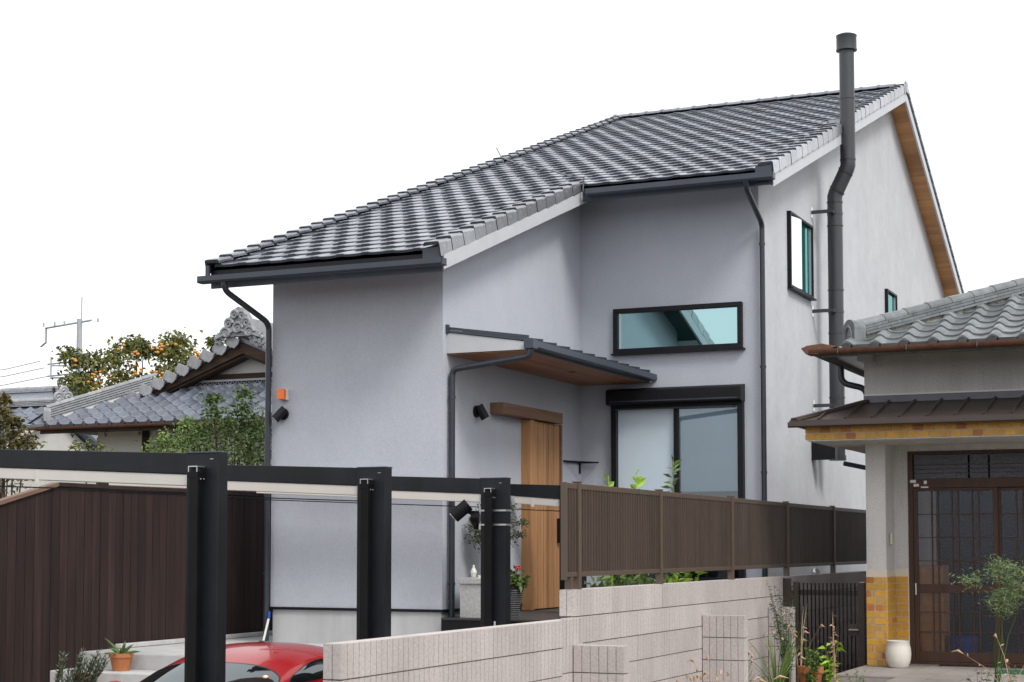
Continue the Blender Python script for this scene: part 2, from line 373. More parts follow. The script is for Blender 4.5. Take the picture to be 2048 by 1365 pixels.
# field tiles
TW = .305; TG = (RY - .04 - 15.2) / 45.5
def field_mesh(u0=0., u1=TW):
    prof = [(0, .009), (.008, .015), (.018, .017), (.085, .017), (.100, .012), (.114, .009), (.16, .007), (.23, .007), (.305, .012)]
    ps = [p for p in prof if u0 <= p[0] <= u1]
    def h(u):
        for a, b in zip(prof, prof[1:]):
            if a[0] <= u <= b[0]: return a[1] + (b[1] - a[1]) * (u - a[0]) / (b[0] - a[0])
        return prof[-1][1]
    us = sorted(set([u0] + [p[0] for p in ps] + [u1])); n = len(us); L = TG / CA + .05; th = .033; tl = .027
    m = MB(); rows = [(0, -th, 1), (0, -.006, None), (.008, 0, None), (L, -tl, None)]
    vs = []
    for v, dz, _ in rows:
        for u in us: vs.append((u - u0, v, min(.008, h(u) + tl + dz) if _ else h(u) + tl + dz))
    fs = [(r*n+i, r*n+i+1, (r+1)*n+i+1, (r+1)*n+i) for r in range(3) for i in range(n-1)]
    k = len(vs); vs += [(0, L, -.02), (0, 0, 0.0), (u1 - u0, L, -.02), (u1-u0, 0, 0.0)]
    fs += [(0, n, 2*n, 3*n, k, k+1), (n-1, 2*n-1, 3*n-1, 4*n-1, k+2, k+3)]
    m.add(vs, fs); m.mi = [1 if (j < n - 1 or j >= 3 * (n - 1)) else 0 for j in range(len(fs))]; return m
SL = Matrix(((1, 0, 0, 0), (0, CA, -SA, 0), (0, SA, CA, 0), (0, 0, 0, 1)))
full = field_mesh(); halfA = field_mesh(.1525, .305); halfB = field_mesh(0, .1525)
mesh_full = full.mesh('roof_tile', 'tile_dark', 'tile_edge'); mesh_ha = halfA.mesh('roof_tile_half', 'tile_dark', 'tile_edge'); mesh_hb = halfB.mesh('roof_tile_half_b', 'tile_dark', 'tile_edge')
X0 = XLv + .10
cnt = 0; far = MB()
def put(mbx, me, M):
    global cnt
    cnt += 1
    if cnt <= 298: inst('roof_tile', me, M, roof)
    else:
        k = len(far.v); far.add(mbx.v, mbx.f); far.mi[-len(mbx.f):] = mbx.mi; far.xf(M, k)
for r in range(46):
    y = 15.2 + TG * r
    xr = (XW if y < YE2 - .12 else (XM1 if y < YN - .1 else XM2)) - .16
    x = X0
    if r % 2:
        put(halfA, mesh_ha, Matrix.Translation((x, y, vz(y) - .100 + rnd.uniform(-.002, .002))) @ SL); x += TW / 2
    while x + TW / 2 < xr:
        M = Matrix.Translation((x + rnd.uniform(-.002, .002), y + rnd.uniform(-.004, .004), vz(y) - .100 + rnd.uniform(-.002, .003))) @ SL
        if x + TW < xr + .14: put(full, mesh_full, M); x += TW
        else: put(halfB, mesh_hb, M); x += TW / 2
ft = far.build('far_roof_tiles', 'tile_dark_far', 'tile_edge', parent=roof, fix=False); stuff(ft)
ft['label'] = 'remaining dark glazed tiles towards the ridge'
# verge tiles with hanging sleeves (right side), mirrored on the left
def verge_mesh(sgn, L):
    m = MB(); w, d, t = .19, .165, .018
    # cross-section in (u,z): sheet with a sleeve, rounded shoulder, u=0 is the outer face
    sec = [(-w, -.02), (-w + .02, -.002), (-.02, 0), (-.005, -.008), (0, -.024), (0, -d), (-t, -d), (-t, -.03), (-w, -.045)]
    sec = [(sgn * a, b) for a, b in sec]; n = len(sec)
    vs = [(a * .985, 0, b * .96 - (.004 if b > -.05 else 0)) for a, b in sec] + [(a, .012, b) for a, b in sec] + [(a * .97 - 0, L, b - .022 if b > -.1 else b + .012) for a, b in sec]
    fs = [tuple(range(n)), tuple(range(3*n-1, 2*n-1, -1))]
    sid = [(k*n+i, (k+1)*n+i, (k+1)*n+(i+1) % n, k*n+(i+1) % n) for k in (0, 1) for i in range(n)]
    k0 = len(m.v); m.add(vs, fs); m.mi[:] = [3, 3]
    for j, f in enumerate(sid): m.f.append(f); m.mi.append(0 if j % n in (3, 4) else 2)
    m.cm = 1
    for v, z in ((.10, -.075), (.20, -.045)):
        m.box(sgn * .0, sgn * .004, v - .006, v + .006, z - .006, z + .006)
    return m.mesh('verge_tile', 'verge', 'nail', 'tile_dark', 'tile_edge')
GL = TG / CA
vr = verge_mesh(1, GL - .013); vl = verge_mesh(-1, GL - .006)
for r in range(46):
    y = 15.13 + TG * r
    if y > RY - .2: break
    if r == 14: pass
    xr = XW if r < 14 else (XM1 if y < YN - .15 else XM2)
    for xx, me in ((xr + .02, vr), (XLv, vl)):
        inst('verge_tile', me, Matrix.Translation((xx + rnd.uniform(-.003, .003), y, vz(y) + .01 + rnd.uniform(-.003, .003))) @ SL, roof)
# blocking under the verge at the eave ends
for x0, x1, y, z in ((XLv + .005, XLv + .05, 15.15, 2.95), (XW - .2, XW, 15.19, 2.96), (XM1 - .2, XM1, 19.05, 4.40)):
    boxo('eave_closure', 'gutter', roof, x0, x1, y, y + .03, z, z + .12)
# notch cap at flue
boxo('flashing', 'tile_dark', roof, XM2 - .1, XM1 + .02, YN - .02, YN + .01, vz(YN) - .16, vz(YN) + .03)
# rear slope: dark tile edge steps seen past the gable
SL2 = Matrix.Rotation(-math.atan(S2), 4, 'X'); rt = MB()
for k in range(24):
    y = RY + .05 + k * .3
    if y > 35: break
    inst('rear_tile', None or bpy.data.meshes.get('rear_tile') or MB().box(-.3, .02, 0, .31, -.075, -.02).mesh('rear_tile', 'tile_dark'),
        Matrix.Translation((XM2, y, vz2(y) + .02)) @ Matrix.Rotation(-math.atan(S2) + .05, 4, 'X'), roof)
slabm = MB(); slab(slabm, XLv, XM2 - .3, RY, 35.2, vz2, .055, .0); slabm.build('rear_roof_sheet', 'tile_dark_far', parent=roof)
# soffit boards under the rear rake
nb = 26
for k in range(nb):
    y0 = RY + .06 + k * (7.0 / nb); y1 = y0 + 7.0 / nb - .006
    m = MB(); slab(m, XG - .01, XM2 - .03, y0, y1, vz2, .235, .215); m.build('soffit_board', 'soffit_wood', parent=roof)
m = MB(); slab(m, XG - .01, XM2 - .03, RY, 35, vz2, .214, .2); m.build('soffit_backing', 'black_trim', parent=roof)
m = MB(); slab(m, XG - .01, XM2 - .03, YN, RY, vz, .24, .22); m.build('soffit_board', 'soffit_wood', parent=roof)
m = MB(); slab(m, XG - .01, XM1 - .03, YE2 + .06, YN - .001, vz, .24, .22); m.build('soffit_board', 'soffit_wood', parent=roof)
# ridge caps
cap = MB(); n = 9
def halfpipe(mb, r0, r1, L, z=0, th=.0):
    vs = []; fs = []
    for x, r in ((0, r0), (L, r1)):
        for j in range(n + 1):
            a = math.pi * j / n; vs.append((x, math.cos(a) * r * 1.15, z + math.sin(a) * r * .75))
    for j in range(n): fs.append((j, j+1, n+1+j+1, n+1+j))
    fs += [tuple(range(n+1)), tuple(range(2*n+1, n, -1))]
    return mb.add(vs, fs)
halfpipe(cap, .085, .085, .31); halfpipe(cap, .10, .10, .045)
capm = cap.mesh('ridge_tile', 'kawara_pale')
capm.materials[0] = MATS['tile_dark']
xx = XLv + .0
while xx < XM2 - .25:
    inst('ridge_tile', capm, Matrix.Translation((xx, RY, vz(RY) - .06 + rnd.uniform(-.002, .002))), roof); xx += .297
boxo('ridge_end', 'tile_dark', roof, XM2 + .0, XM2 + .03, RY - .10, RY + .10, vz(RY) - .17, vz(RY) + .0)
# ---- windows
def window_y(name, x0, x1, z0, z1, y, par, panes, fr=.045, depth=.06, m='black_trim', glass='glass_low_e', sill=True):
    f = MB()
    f.box(x0, x1, y - depth, y + .02, z1 - fr, z1); f.box(x0, x1, y - depth, y + .02, z0, z0 + fr)
    f.box(x0, x0 + fr, y - depth, y + .02, z0 + fr, z1 - fr); f.box(x1 - fr, x1, y - depth, y + .02, z0 + fr, z1 - fr)
    w = f.build(name, m, parent=par, bevel=.004)
    for i, (a, b, g) in enumerate(panes): boxo('pane', g, w, a, b, y - .022, y - .016, z0 + fr, z1 - fr)
    if sill: boxo('sill', m, w, x0 - .02, x1 + .03, y - depth - .03, y + .0, z0 - .02, z0 - .002)
    return w
w1 = window_y('window', -7.50, -5.80, 2.45, 3.025, YR, house, [(-7.455, -5.845, 'glass_low_e')], fr=.06)
MB().box(-7.42, -7.405, YR - .045, YR - .025, 2.51, 2.965).build('sash_edge', 'steel', parent=w1)
w1['label'] = 'wide transom window reflecting the roof edge'
# ground floor sliding window with shutter box
w2 = MB()
fx0, fx1, fz0, fz1 = -7.52, -5.79, -.45, 1.79
w2.box(fx0, fx0 + .07, YR - .09, YR + .02, fz0, fz1); w2.box(fx1 - .07, fx1, YR - .09, YR + .02, fz0, fz1)
w2.box(fx0 + .07, fx1 - .07, YR - .09, YR + .02, fz1 - .05, fz1); w2.box(fx0 + .07, fx1 - .07, YR - .09, YR + .02, fz0, fz0 + .06)
w2o = w2.build('sliding_window', 'black_trim', parent=house, bevel=.004)
MB().box(-6.69, -6.635, YR - .07, YR - .012, fz0 + .06, fz1 - .05).build('sash_stile', 'black_trim', parent=w2o)
MB().add([(fx0 + .07, YR - .05, fz0 + .06), (-6.69, YR - .05, fz0 + .06), (-6.69, YR - .05, fz1 - .05), (fx0 + .07, YR - .05, fz1 - .05)], [(0, 1, 2, 3)]).build('pane', 'glass_clear', parent=w2o)
MB().add([(-6.635, YR - .034, fz0 + .06), (fx1 - .07, YR - .034, fz0 + .06), (fx1 - .07, YR - .034, fz1 - .05), (-6.635, YR - .034, fz1 - .05)], [(0, 1, 2, 3)]).build('pane', 'glass_clear_dim', parent=w2o)
MB().box(fx0 + .07, -6.66, YR - .012, YR - .006, .3, fz1 - .05).build('blind', 'blind', parent=w2o)
MB().box(-6.66, fx1 - .07, YR - .012, YR - .006, .68, fz1 - .05).build('blind', 'blind', parent=w2o)
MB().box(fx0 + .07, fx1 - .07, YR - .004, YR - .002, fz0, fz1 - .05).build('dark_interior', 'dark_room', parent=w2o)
sh = MB().prism([(YR, 2.005), (YR - .15, 1.985), (YR - .20, 1.96), (YR - .20, 1.80), (YR - .185, 1.785), (YR, 1.785)], 'x', -7.55, -5.78).build('shutter_box', 'black_trim', parent=w2o, bevel=.006)
MB().box(-7.50, -5.83, YR - .205, YR - .19, 1.815, 1.83).box(-7.45, -5.90, YR - .12, YR - .10, 1.72, 1.735).build('shutter_slot', 'gutter', parent=sh)
# gable windows (plane X = XG)
def window_x(y0, y1, z0, z1, split, par):
    f = MB(); fr = .035; a, b = XG - .02, XG + .055
    f.box(a, b, y0, y1, z1 - fr, z1); f.box(a, b, y0, y1, z0, z0 + fr); f.box(a, b, y0, y0 + fr, z0 + fr, z1 - fr); f.box(a, b, y1 - fr, y1, z0 + fr, z1 - fr)
    w = f.build('window', 'black_trim', parent=par, bevel=.004)
    ys = y0 + (y1 - y0) * split
    MB().add([(XG + .012, y0 + fr, z0 + fr), (XG + .012 + (ys - y0) * .11, ys, z0 + fr), (XG + .012 + (ys - y0) * .11, ys, z1 - fr), (XG + .012, y0 + fr, z1 - fr)], [(0, 1, 2, 3)]).build('pane', 'glass_sky_mirror', parent=w, fix=False)  # pane tilted outward and made extra glossy so it mirrors the white sky
    boxo('pane', 'glass_teal', w, XG + .008, XG + .014, ys, y1 - fr, z0 + fr, z1 - fr)
    boxo('sash_stile', 'steel', w, XG + .008, XG + .03, y1 - fr - .025, y1 - fr, z0 + fr, z1 - fr)
    boxo('sill', 'black_trim', w, XG - .01, XG + .085, y0 - .01, y1 + .03, z0 - .02, z0 - .002)
window_x(21.24, 22.45, 3.39, 4.40, .42, house); window_x(27.46, 28.25, 3.55, 4.25, .1, house)
# ---- porch canopy
CY0, CY1, CX1 = 16.0, YR - .01, -7.02
can = MB().prism([(XC, 2.33), (CX1, 2.19), (CX1, 2.165), (XC, 2.305)], 'y', CY0, CY1).build('porch_canopy', 'gutter', parent=house)
MB().prism([(XC, 2.30), (CX1 - .03, 2.16), (CX1 - .03, 2.075), (XC, 2.075)], 'y', CY0 + .01, CY0 + .04).build('canopy_end_board', 'barge', parent=can)
MB().box(CX1 - .03, CX1 - .005, CY0 + .01, CY1, 2.06, 2.16).build('canopy_fascia', 'gutter', parent=can)
ns = 11
for k in range(ns):
    y = CY0 + .02 + (CY1 - CY0 - .06) * k / (ns - 1)
    MB().prism([(XC, 2.365), (CX1 + .01, 2.225), (CX1 + .01, 2.195), (XC, 2.335)], 'y', y, y + .022).build('standing_seam', 'gutter', parent=can)
boxo('seam_end', 'gutter', can, XC, XC + .03, CY0 - .015, CY0 + .03, 2.29, 2.385)
for k in range(9):
    xa = XC + .01 + k * .1025
    boxo('soffit_board', 'soffit_wood_porch', can, xa, xa + .0995, CY0 + .04, CY1, 2.062, 2.074)
MB().box(XC, CX1 - .03, CY0 + .04, CY1, 2.076, 2.09).build('canopy_backing', 'black_trim', parent=can)
MB().lathe([(.0, 0), (.04, 0), (.045, .004), (.04, .006)], (-7.4, 18.2, 2.054), 16).build('downlight', 'black_trim', parent=can)
g2 = MB(); gx = CX1
g2.prism([(gx, 2.165), (gx, 2.085), (gx + .085, 2.085), (gx + .095, 2.10), (gx + .095, 2.165), (gx + .088, 2.165), (gx + .088, 2.10), (gx + .008, 2.093), (gx + .008, 2.165)], 'y', CY0 - .03, CY1)
g2.box(gx, gx + .095, CY0 - .034, CY0 - .03, 2.085, 2.165); g2.build('gutter', 'gutter', parent=can)
boxo('gutter_outlet', 'gutter', can, gx - .01, gx + .10, CY0 - .06, CY0 + .06, 2.075, 2.175, .004)
pipe([(gx + .045, CY0 + .0, 2.09), (gx + .045, CY0, 2.0), (XC + .055, CY0 + .04, 1.90), (XC + .055, CY0 + .04, -.95)], .033, can, br=.07, clips=[(XC + .055, CY0 + .04, z) for z in (1.6, .6, -.4)])
# ---- sliding door
dr = boxo('sliding_door', 'black_trim', house, XC - .001, XC + .075, 18.01, 18.94, -.752, 1.49)
MB().box(XC + .0, XC + .125, 18.0, 18.1, -.752, 1.495).build('door_stile', 'door_wood', parent=dr, bevel=.003)
yy = 18.105; k = 0
while yy < 18.93:
    w_ = (.16 if k == 0 else .083); y1 = min(yy + w_, 18.945)
    boxo('plank', 'door_wood', dr, XC + .07, XC + .10 + (k % 2) * .002, yy, y1 - .008, -.742, 1.49, .003); yy = y1; k += 1
boxo('door_handle', 'black_trim', dr, XC + .10, XC + .15, 18.85, 18.89, .04, .34, .004)
boxo('door_latch', 'black_trim', dr, XC + .10, XC + .125, 18.85, 18.93, .55, .72, .003)
MB().box(XC, XC + .17, 17.12, 18.88, 1.50, 1.63).build('door_lintel', 'lintel_wood', parent=house, bevel=.004)
boxo('door_jamb', 'lintel_wood', house, XC, XC + .12, 18.95, 18.985, -.752, 1.498)
# entrance deck
deck = MB().box(-7.95, -5.7, 15.86, YR - .01, TZ - .02, -.775).build('entrance_deck', 'black_trim', parent=house)
for i in range(4):
    for j in range(8):
        x0 = -7.945 + i * .56; y0 = 15.845 + j * .475
        boxo('deck_tile', 'deck_tile', deck, x0, x0 + .553, y0, min(y0 + .468, YR - .015), -.776, -.757)
# wall shelf
ws = MB(); z = 1.06
ws.box(XC + .0, XC + .03, 19.30, 19.86, z, z + .018); ws.box(XC + .03, XC + .26, 19.84, 19.86, z, z + .018)
ws.tube([(XC + .03, 19.32, z + .009), (XC + .25, 19.84, z + .009)], .008, 6); ws.box(XC + .0, XC + .018, 19.82, 19.85, z - .13, z)
tag(ws.build('wall_shelf', 'black_trim'), 'thin black metal corner shelf beside the wooden sliding door', 'shelf')
# ---- stove flue
fl = thing('stove_flue', (-5.3, 22.75, 1.2), 'tall dark grey stove flue with offset bend and round cap', 'flue')
FXl, FXu, FY = -5.31, -5.12, 22.78; fr_ = .104
def seg(p0, p1, r=fr_, name='flue_section'): return MB().tube([p0, p1], r, 24).build(name, 'flue', parent=fl, auto=40)
zs = [1.25, 2.05, 2.95, 3.55, 4.45, 4.78]
for a, b in zip(zs, zs[1:]):
    seg((FXl, FY, a), (FXl, FY, b - .003)); 
for a in zs[1:]: seg((FXl, FY, a - .012), (FXl, FY, a + .008), fr_ + .007, 'band')
MB().tube([(FXl, FY, 4.785), (FXl, FY, 4.86), (FXl + .02, FY, 4.92), (FXu - .02, FY, 5.22), (FXu, FY, 5.28), (FXu, FY, 5.36)], fr_, 24).build('flue_elbow', 'flue', parent=fl, auto=40)
for p, d in (((FXl + .035, FY, 4.945), (.55, 0, .83)), ((FXu - .035, FY, 5.195), (.55, 0, .83))):
    p = Vector(p); d = Vector(d).normalized(); seg(p - d * .01, p + d * .01, fr_ + .008, 'band')
for a, b in ((5.365, 6.22), (6.225, 6.95)): seg((FXu, FY, a), (FXu, FY, b))
for a in (5.36, 6.22): seg((FXu, FY, a - .008), (FXu, FY, a + .012), fr_ + .006, 'band')
MB().lathe([(.105, .0), (.145, .0), (.145, .02), (.14, .025), (.14, .19), (.145, .20), (.145, .215), (.10, .235), (0, .24)], (FXu, FY, 6.90), 28).build('flue_cap', 'flue', parent=fl, auto=40)
for z in (4.62, 3.24, 1.93):
    b = MB().box(XG + .008, FXl, FY - .235, FY - .19, z - .022, z + .022).box(FXl - .03, FXl + .02, FY - .21, FY - .05, z - .022, z + .022).build('bracket', 'flue', parent=fl)
    boxo('wall_plate', 'steel', b, XG + .001, XG + .007, FY - .26, FY - .165, z - .075, z + .075)
    seg((FXl, FY, z - .02), (FXl, FY, z + .02), fr_ + .005, 'clamp')
boxo('base_bracket', 'black_trim', fl, XG + .001, FXl + .05, FY - .36, FY - .22, 1.18, 1.45)
MB().tube([(XG, 22.78, 1.35), (FXl, 22.78, 1.35)], .08, 16).build('wall_thimble', 'flue', parent=fl, auto=40)
seg((FXl, FY, 1.18), (FXl, FY, 1.25), fr_ + .012, 'cleanout')
# ---- roof cable
cp = [(-10.55, 22.9, vz(22.9) + .13), (-10.2, 22.3, vz(22.3) + .05), (-9.4, 21.3, vz(21.3) + .0), (-8.6, 20.35, vz(20.35) + .01), (-7.9, 19.45, vz(19.45) + .0), (-7.6, 19.1, vz(19.1) + .02), (-7.575, 19.0, 4.42), (-7.57, 19.02, 4.27)]
tag(MB().tube(cp, .011, 6).build('aerial_cable', 'pipe', auto=60), 'thin black cable lying across the dark roof tiles', 'cable')
# ---- wall lamps
def spot(name, base, nrm, head_dir, label, hl=.165, r=.05):
    base = Vector(base); nrm = Vector(nrm); head_dir = Vector(head_dir).normalized()
    t = thing(name, base, label, 'lamp', 'black wall spotlights')
    MB().tube([base, base + nrm * .03], .066, 20).build('base_plate', 'black_trim', parent=t, auto=40)
    j = base + nrm * .075
    MB().tube([base + nrm * .03, j], .018, 10).build('arm', 'black_trim', parent=t, auto=40)
    h = MB().tube([j - head_dir * hl * .45, j + head_dir * hl * .55], r, 20).build('lamp_head', 'black_trim', parent=t, auto=40)
    MB().tube([j + head_dir * (hl * .55 + .001), j + head_dir * (hl * .55 + .004)], r * .82, 20).build('lens', 'lamp_glass', parent=h)
    return t
spot('wall_spotlight', (-9.955, YF, 1.475), (0, -1, 0), (-.55, -.45, -.75), 'black wall spotlight below the orange alarm lamp')
spot('wall_spotlight', (XC, 16.74, 1.50), (1, 0, 0), (.35, .25, -.8), 'black wall spotlight left of the wooden door lintel')
al = thing('alarm_lamp', (-9.93, YF, 1.63), 'orange alarm lamp on a white base on grey wall', 'lamp')
boxo('lamp_base', 'white_plastic', al, -9.99, -9.89, YF - .05, YF - .001, 1.63, 1.755, .004)
boxo('lamp_lens', 'orange_lamp', al, -9.985, -9.895, YF - .10, YF - .051, 1.632, 1.753, .008)
bh = thing('broom', (-10.02, 15.7, TZ), 'blue and white handled broom leaning on the house corner', 'broom')
MB().tube([(-10.07, 15.72, TZ + .03), (-10.055, 15.80, -.80)], .013, 8).build('handle', 'white_plastic', parent=bh)
MB().tube([(-10.055, 15.80, -.80), (-10.053, 15.81, -.72)], .016, 8).build('grip', 'blue_plastic', parent=bh)
MB().box(-10.12, -10.03, 15.70, 15.74, TZ, TZ + .03).build('broom_head', 'pot_grey', parent=bh)
# ------------------------------------------------------------------ boundary block wall (ribbed blocks)
def block_mesh(L, H, T, nr, name):
    """ribbed block, ribs on both long faces; local x along the length, y thickness (0 = front), z height"""
    g, dp = .008, .007; w = L / nr; top = []
    for i in range(nr):
        a, b = i * w + g / 2, (i + 1) * w - g / 2
        top += [(a, dp), (a, .002), (a + .002, 0), (b - .002, 0), (b, .002), (b, dp)]
    poly = top + [(L - g / 2, T), (g / 2, T)]
    m = MB().prism(poly, 'z', .004, H - .004); return m
def block_run(par, org, along, front, L, H, T, nb, nr, name='block', meshname='block', last=None):
    """org: start corner; along: unit dir of run; front: outward normal"""
    a = Vector(along); f = Vector(front)
    M0 = Matrix(((a.x, -f.x, 0, 0), (a.y, -f.y, 0, 0), (0, 0, 1, 0), (0, 0, 0, 1)))
    me = bpy.data.meshes.get(meshname) or block_mesh(L, H, T, nr, meshname).mesh(meshname, 'block')
    for k in range(nb):
        p = Vector(org) + a * (L * k)
        inst(name, me, Matrix.Translation(p + f * rnd.uniform(-.0015, .0015)) @ M0, par)
XWF, BH, BL = -4.6, .2, .395
bw = thing('boundary_block_wall', (-4.66, 8, LOT), 'pinkish grey ribbed block boundary wall, stepped up below the brown fence', 'wall')
core = MB().box(XWF - .105, XWF - .012, 7.99, 11.36, GZ, -.56).box(XWF - .105, XWF - .012, 11.361, 25.9, GZ, -.335).build('wall_core', 'mortar', parent=bw)
for r in range(6):
    zt = -.53 - BH * r
    block_run(bw, (XWF, 7.965, zt - BH), (0, 1, 0), (1, 0, 0), BL, BH, .02, 9 if r == 0 else 8, 6, meshname='block_long')
    block_run(bw, (XWF - .12, 7.965, zt - BH), (1, 0, 0), (0, -1, 0), .12, BH, .03, 1, 2, meshname='block_end')
    if r < 5: boxo('block_cap' if r == 0 else 'block_back', 'block' if r == 0 else 'wall_back', bw, XWF - .118, XWF - .021, 7.99, 11.33, zt - (.03 if r == 0 else BH), zt - .003)
nU = int((25.9 - 11.09) / BL)
for r in range(6):
    zt = -.315 - BH * r
    y0 = 11.34 if r == 0 else 7.965 + BL * 8
    block_run(bw, (XWF, y0, zt - BH), (0, 1, 0), (1, 0, 0), BL, BH, .02, nU if r == 0 else nU - 0, 6, meshname='block_long')
    if r == 0:
        block_run(bw, (XWF - .12, 11.34, zt - BH), (1, 0, 0), (0, -1, 0), .12, BH, .03, 1, 2, meshname='block_end')
        boxo('block_cap', 'block', bw, XWF - .118, XWF - .021, 11.375, 25.9, zt - .03, zt - .003)
        boxo('block_back', 'wall_back', bw, XWF - .12, XWF - .106, 11.375, 25.9, zt - 1.0, zt - .031)
# buttresses
for nm, Y, zt, nr, wd in (('a', 11.31, -.715, 6, .40), ('b', 14.38, -.612, 6, .395), ('c', 16.57, -.612, 4, .255)):
    for r in range(4):
        z = zt - BH * (r + 1)
        m_ = block_mesh(wd, BH, .115, nr, 'buttress')
        o = inst('buttress_block', m_.mesh('buttress_block', 'block'), Matrix.Translation((XWF + .003, Y, z)), bw)
    boxo('buttress_core', 'mortar', bw, XWF + .006, XWF + wd - .012, Y + .012, Y + .10, LOT - .1, zt - .012)
# ------------------------------------------------------------------ brown slat fence on the wall
fn = thing('slat_fence', (-4.66, 11.1, -.315), 'brown aluminium vertical slat fence on top of the block wall', 'fence')
PY = [11.51, 13.36, 15.44, 17.48, 19.6, 21.6, 23.6]
FT, FB = .468, -.225; XP = -4.615
for y in PY:
    p = boxo('post', 'fence_brown_rail', fn, XP - .055, XP, y - .028, y + .028, -.32, FT + .005, .004)
    boxo('post_cap', 'fence_brown_rail', p, XP - .058, XP + .003, y - .031, y + .031, FT + .006, FT + .012)
slat_me = MB().prism([(0, 0), (.005, -.017), (.030, -.017), (.036, 0), (.058, 0), (.058, .008), (0, .008)], 'z', 0, FT - FB - .08).mesh('slat', 'fence_brown')
RS = Matrix(((0, -1, 0, 0), (1, 0, 0, 0), (0, 0, 1, 0), (0, 0, 0, 1)))
ys = [11.27] + PY
for i in range(len(ys) - 1):
    a = ys[i] + (.029 if i else 0); b = ys[i+1] - .029
    boxo('rail', 'fence_brown_rail', fn, XP - .05, XP - .012, a, b, FT - .045, FT - .003, .003)
    boxo('rail', 'fence_brown_rail', fn, XP - .05, XP - .012, a, b, FB, FB + .035, .003)
    n = max(1, round((b - a) / .0585)); st = (b - a) / n
    for k in range(n):
        inst('slat', slat_me, Matrix.Translation((XP - .032, a + k * st, FB + .036)) @ RS, fn)
boxo('end_stile', 'fence_brown_rail', fn, XP - .052, XP - .008, 11.25, 11.269, FB - .02, FT + .0)
boxo('end_bracket', 'fence_brown_rail', fn, XP - .06, XP - .01, 11.345, 11.385, -.315, FB - .0)
boxo('green_tape', 'green_mat', fn, XP - .053, XP - .008, 12.82, 12.845, FT - .043, FT - .001)
# ------------------------------------------------------------------ car-port: posts with cantilevered beams
def carport(Y, label, xl=-10.1, top=.70, group='car-port frames'):
    t = thing('carport_frame', (-7.14, Y + .07, GZ), label, 'carport', group)
    x0, x1 = -7.283, -7.0; y0, y1 = Y, Y + .125
    boxo('post', 'post_dark', t, x0, x1, y0, y1, GZ, top - .012, .006)
    boxo('post_cap', 'gutter', t, x0 - .004, x1 + .004, y0 - .004, y1 + .004, top - .0115, top, .003)
    s = .039
    def zz(x, z): return z + s * (-7.283 - x)
    MB().prism([(x0 - .001, zz(x0, .694)), (xl, zz(xl, .694)), (xl, zz(xl, .56)), (x0 - .001, zz(x0, .535))], 'y', y0 + .012, y1 - .012).build('beam', 'post_dark', parent=t, bevel=.005)
    st = MB().prism([(x0 - .003, zz(x0, .533)), (xl + .1, zz(xl, .555)), (xl + .1, zz(xl, .468)), (x0 - .003, zz(x0, .448))], 'y', y0 + .02, y1 + .10).build('roof_rail', 'beige', parent=t, bevel=.006)
    boxo('rail_bracket', 'steel', t, x0 - .012, x0 - .004, y0 + .012, y0 + .019, .45, .53)
    xm = (x0 + xl) / 2
    boxo('rail_joint', 'beige', st, xm - .02, xm + .02, y0 + .014, y0 + .0195, zz(xm, .44), zz(xm, .54))
    MB().prism([(x0, zz(x0, .405)), (xl + .1, zz(xl, .405)), (xl + .1, zz(xl, .395)), (x0, zz(x0, .395))], 'y', y0 + .04, y0 + .075).build('lower_rail', 'steel_black', parent=t)
    gp = boxo('gutter_pipe', 'steel_black', t, x0 + .085, x0 + .165, y0 - .095, y0 - .025, GZ, .545, .006)
    boxo('pipe_head', 'steel_black', gp, x0 + .080, x0 + .170, y0 - .10, y0 - .001, .505, .545)
    fr = MB(); a, b, c = x0 + .085, x0 + .165, y0 - .10
    fr.box(a, b, c, y0 - .002, .583, .590); fr.box(a, a + .006, c, c + .004, .546, .583); fr.box(b - .006, b, c, c + .004, .546, .583)
    fr.build('pipe_mouth', 'steel', parent=gp)
    boxo('pipe_box', 'black_trim', gp, a + .006, b, c + .03, y0 - .001, .546, .582)
    for q in (.025, .065): MB().tube([(x0 + .171, y0 - .09 + q, .495), (x0 + .174, y0 - .09 + q, .495)], .006, 8).build('screw', 'nail', parent=gp)
    boxo('maker_plate', 'steel', t, x1 - .075, x1 - .045, y0 - .0015, y0 - .0005, top - .058, top - .054)
    return t
carport(10.30, 'black car-port post and beam standing before the red car')
carport(12.865, 'black car-port post and beam between the red car and the grey house')
c3 = carport(15.42, 'black car-port post and beam carrying a strapped-on floodlight')
carport(17.52, 'black car-port post and beam passing the wooden door behind the brown fence', xl=-7.96)
boxo('warning_sticker', 'paper', c3, -7.16, -7.11, 15.4135, 15.4145, -.83, -.76)
for z in (.21, .355):
    m = MB(); m.box(-7.29, -6.994, 15.412, 15.416, z, z + .018); m.box(-6.998, -6.994, 15.416, 15.55, z, z + .018); m.box(-7.29, -7.286, 15.416, 15.55, z, z + .018); m.box(-7.29, -6.994, 15.55, 15.554, z, z + .018)
    tag(m.build('steel_strap', 'steel'), 'steel strap band around the car-port post with floodlight, ' + ('lower' if z < .3 else 'upper'), 'strap', 'steel straps on the car-port post')
fd = thing('floodlight', (-7.30, 15.48, .2), 'black floodlight with motion sensor strapped to the car-port post', 'lamp')
boxo('bracket', 'steel', fd, -7.315, -7.292, 15.45, 15.53, .17, .41)
MB().tube([(-7.316, 15.49, .29), (-7.40, 15.48, .29)], .075, 20).build('sensor_housing', 'steel_black', parent=fd, auto=40)
MB().lathe([(0, 0), (.022, .004), (.028, .03), (.028, .06)], (-7.36, 15.47, .17), 14).build('sensor', 'steel_black', parent=fd)
MB().tube([(-7.40, 15.47, .34), (-7.46, 15.44, .37)], .025, 10).build('arm', 'steel_black', parent=fd)
hd = MB().tube([(-7.42, 15.42, .43), (-7.56, 15.36, .30)], .068, 20).build('lamp_head', 'steel_black', parent=fd, auto=40)
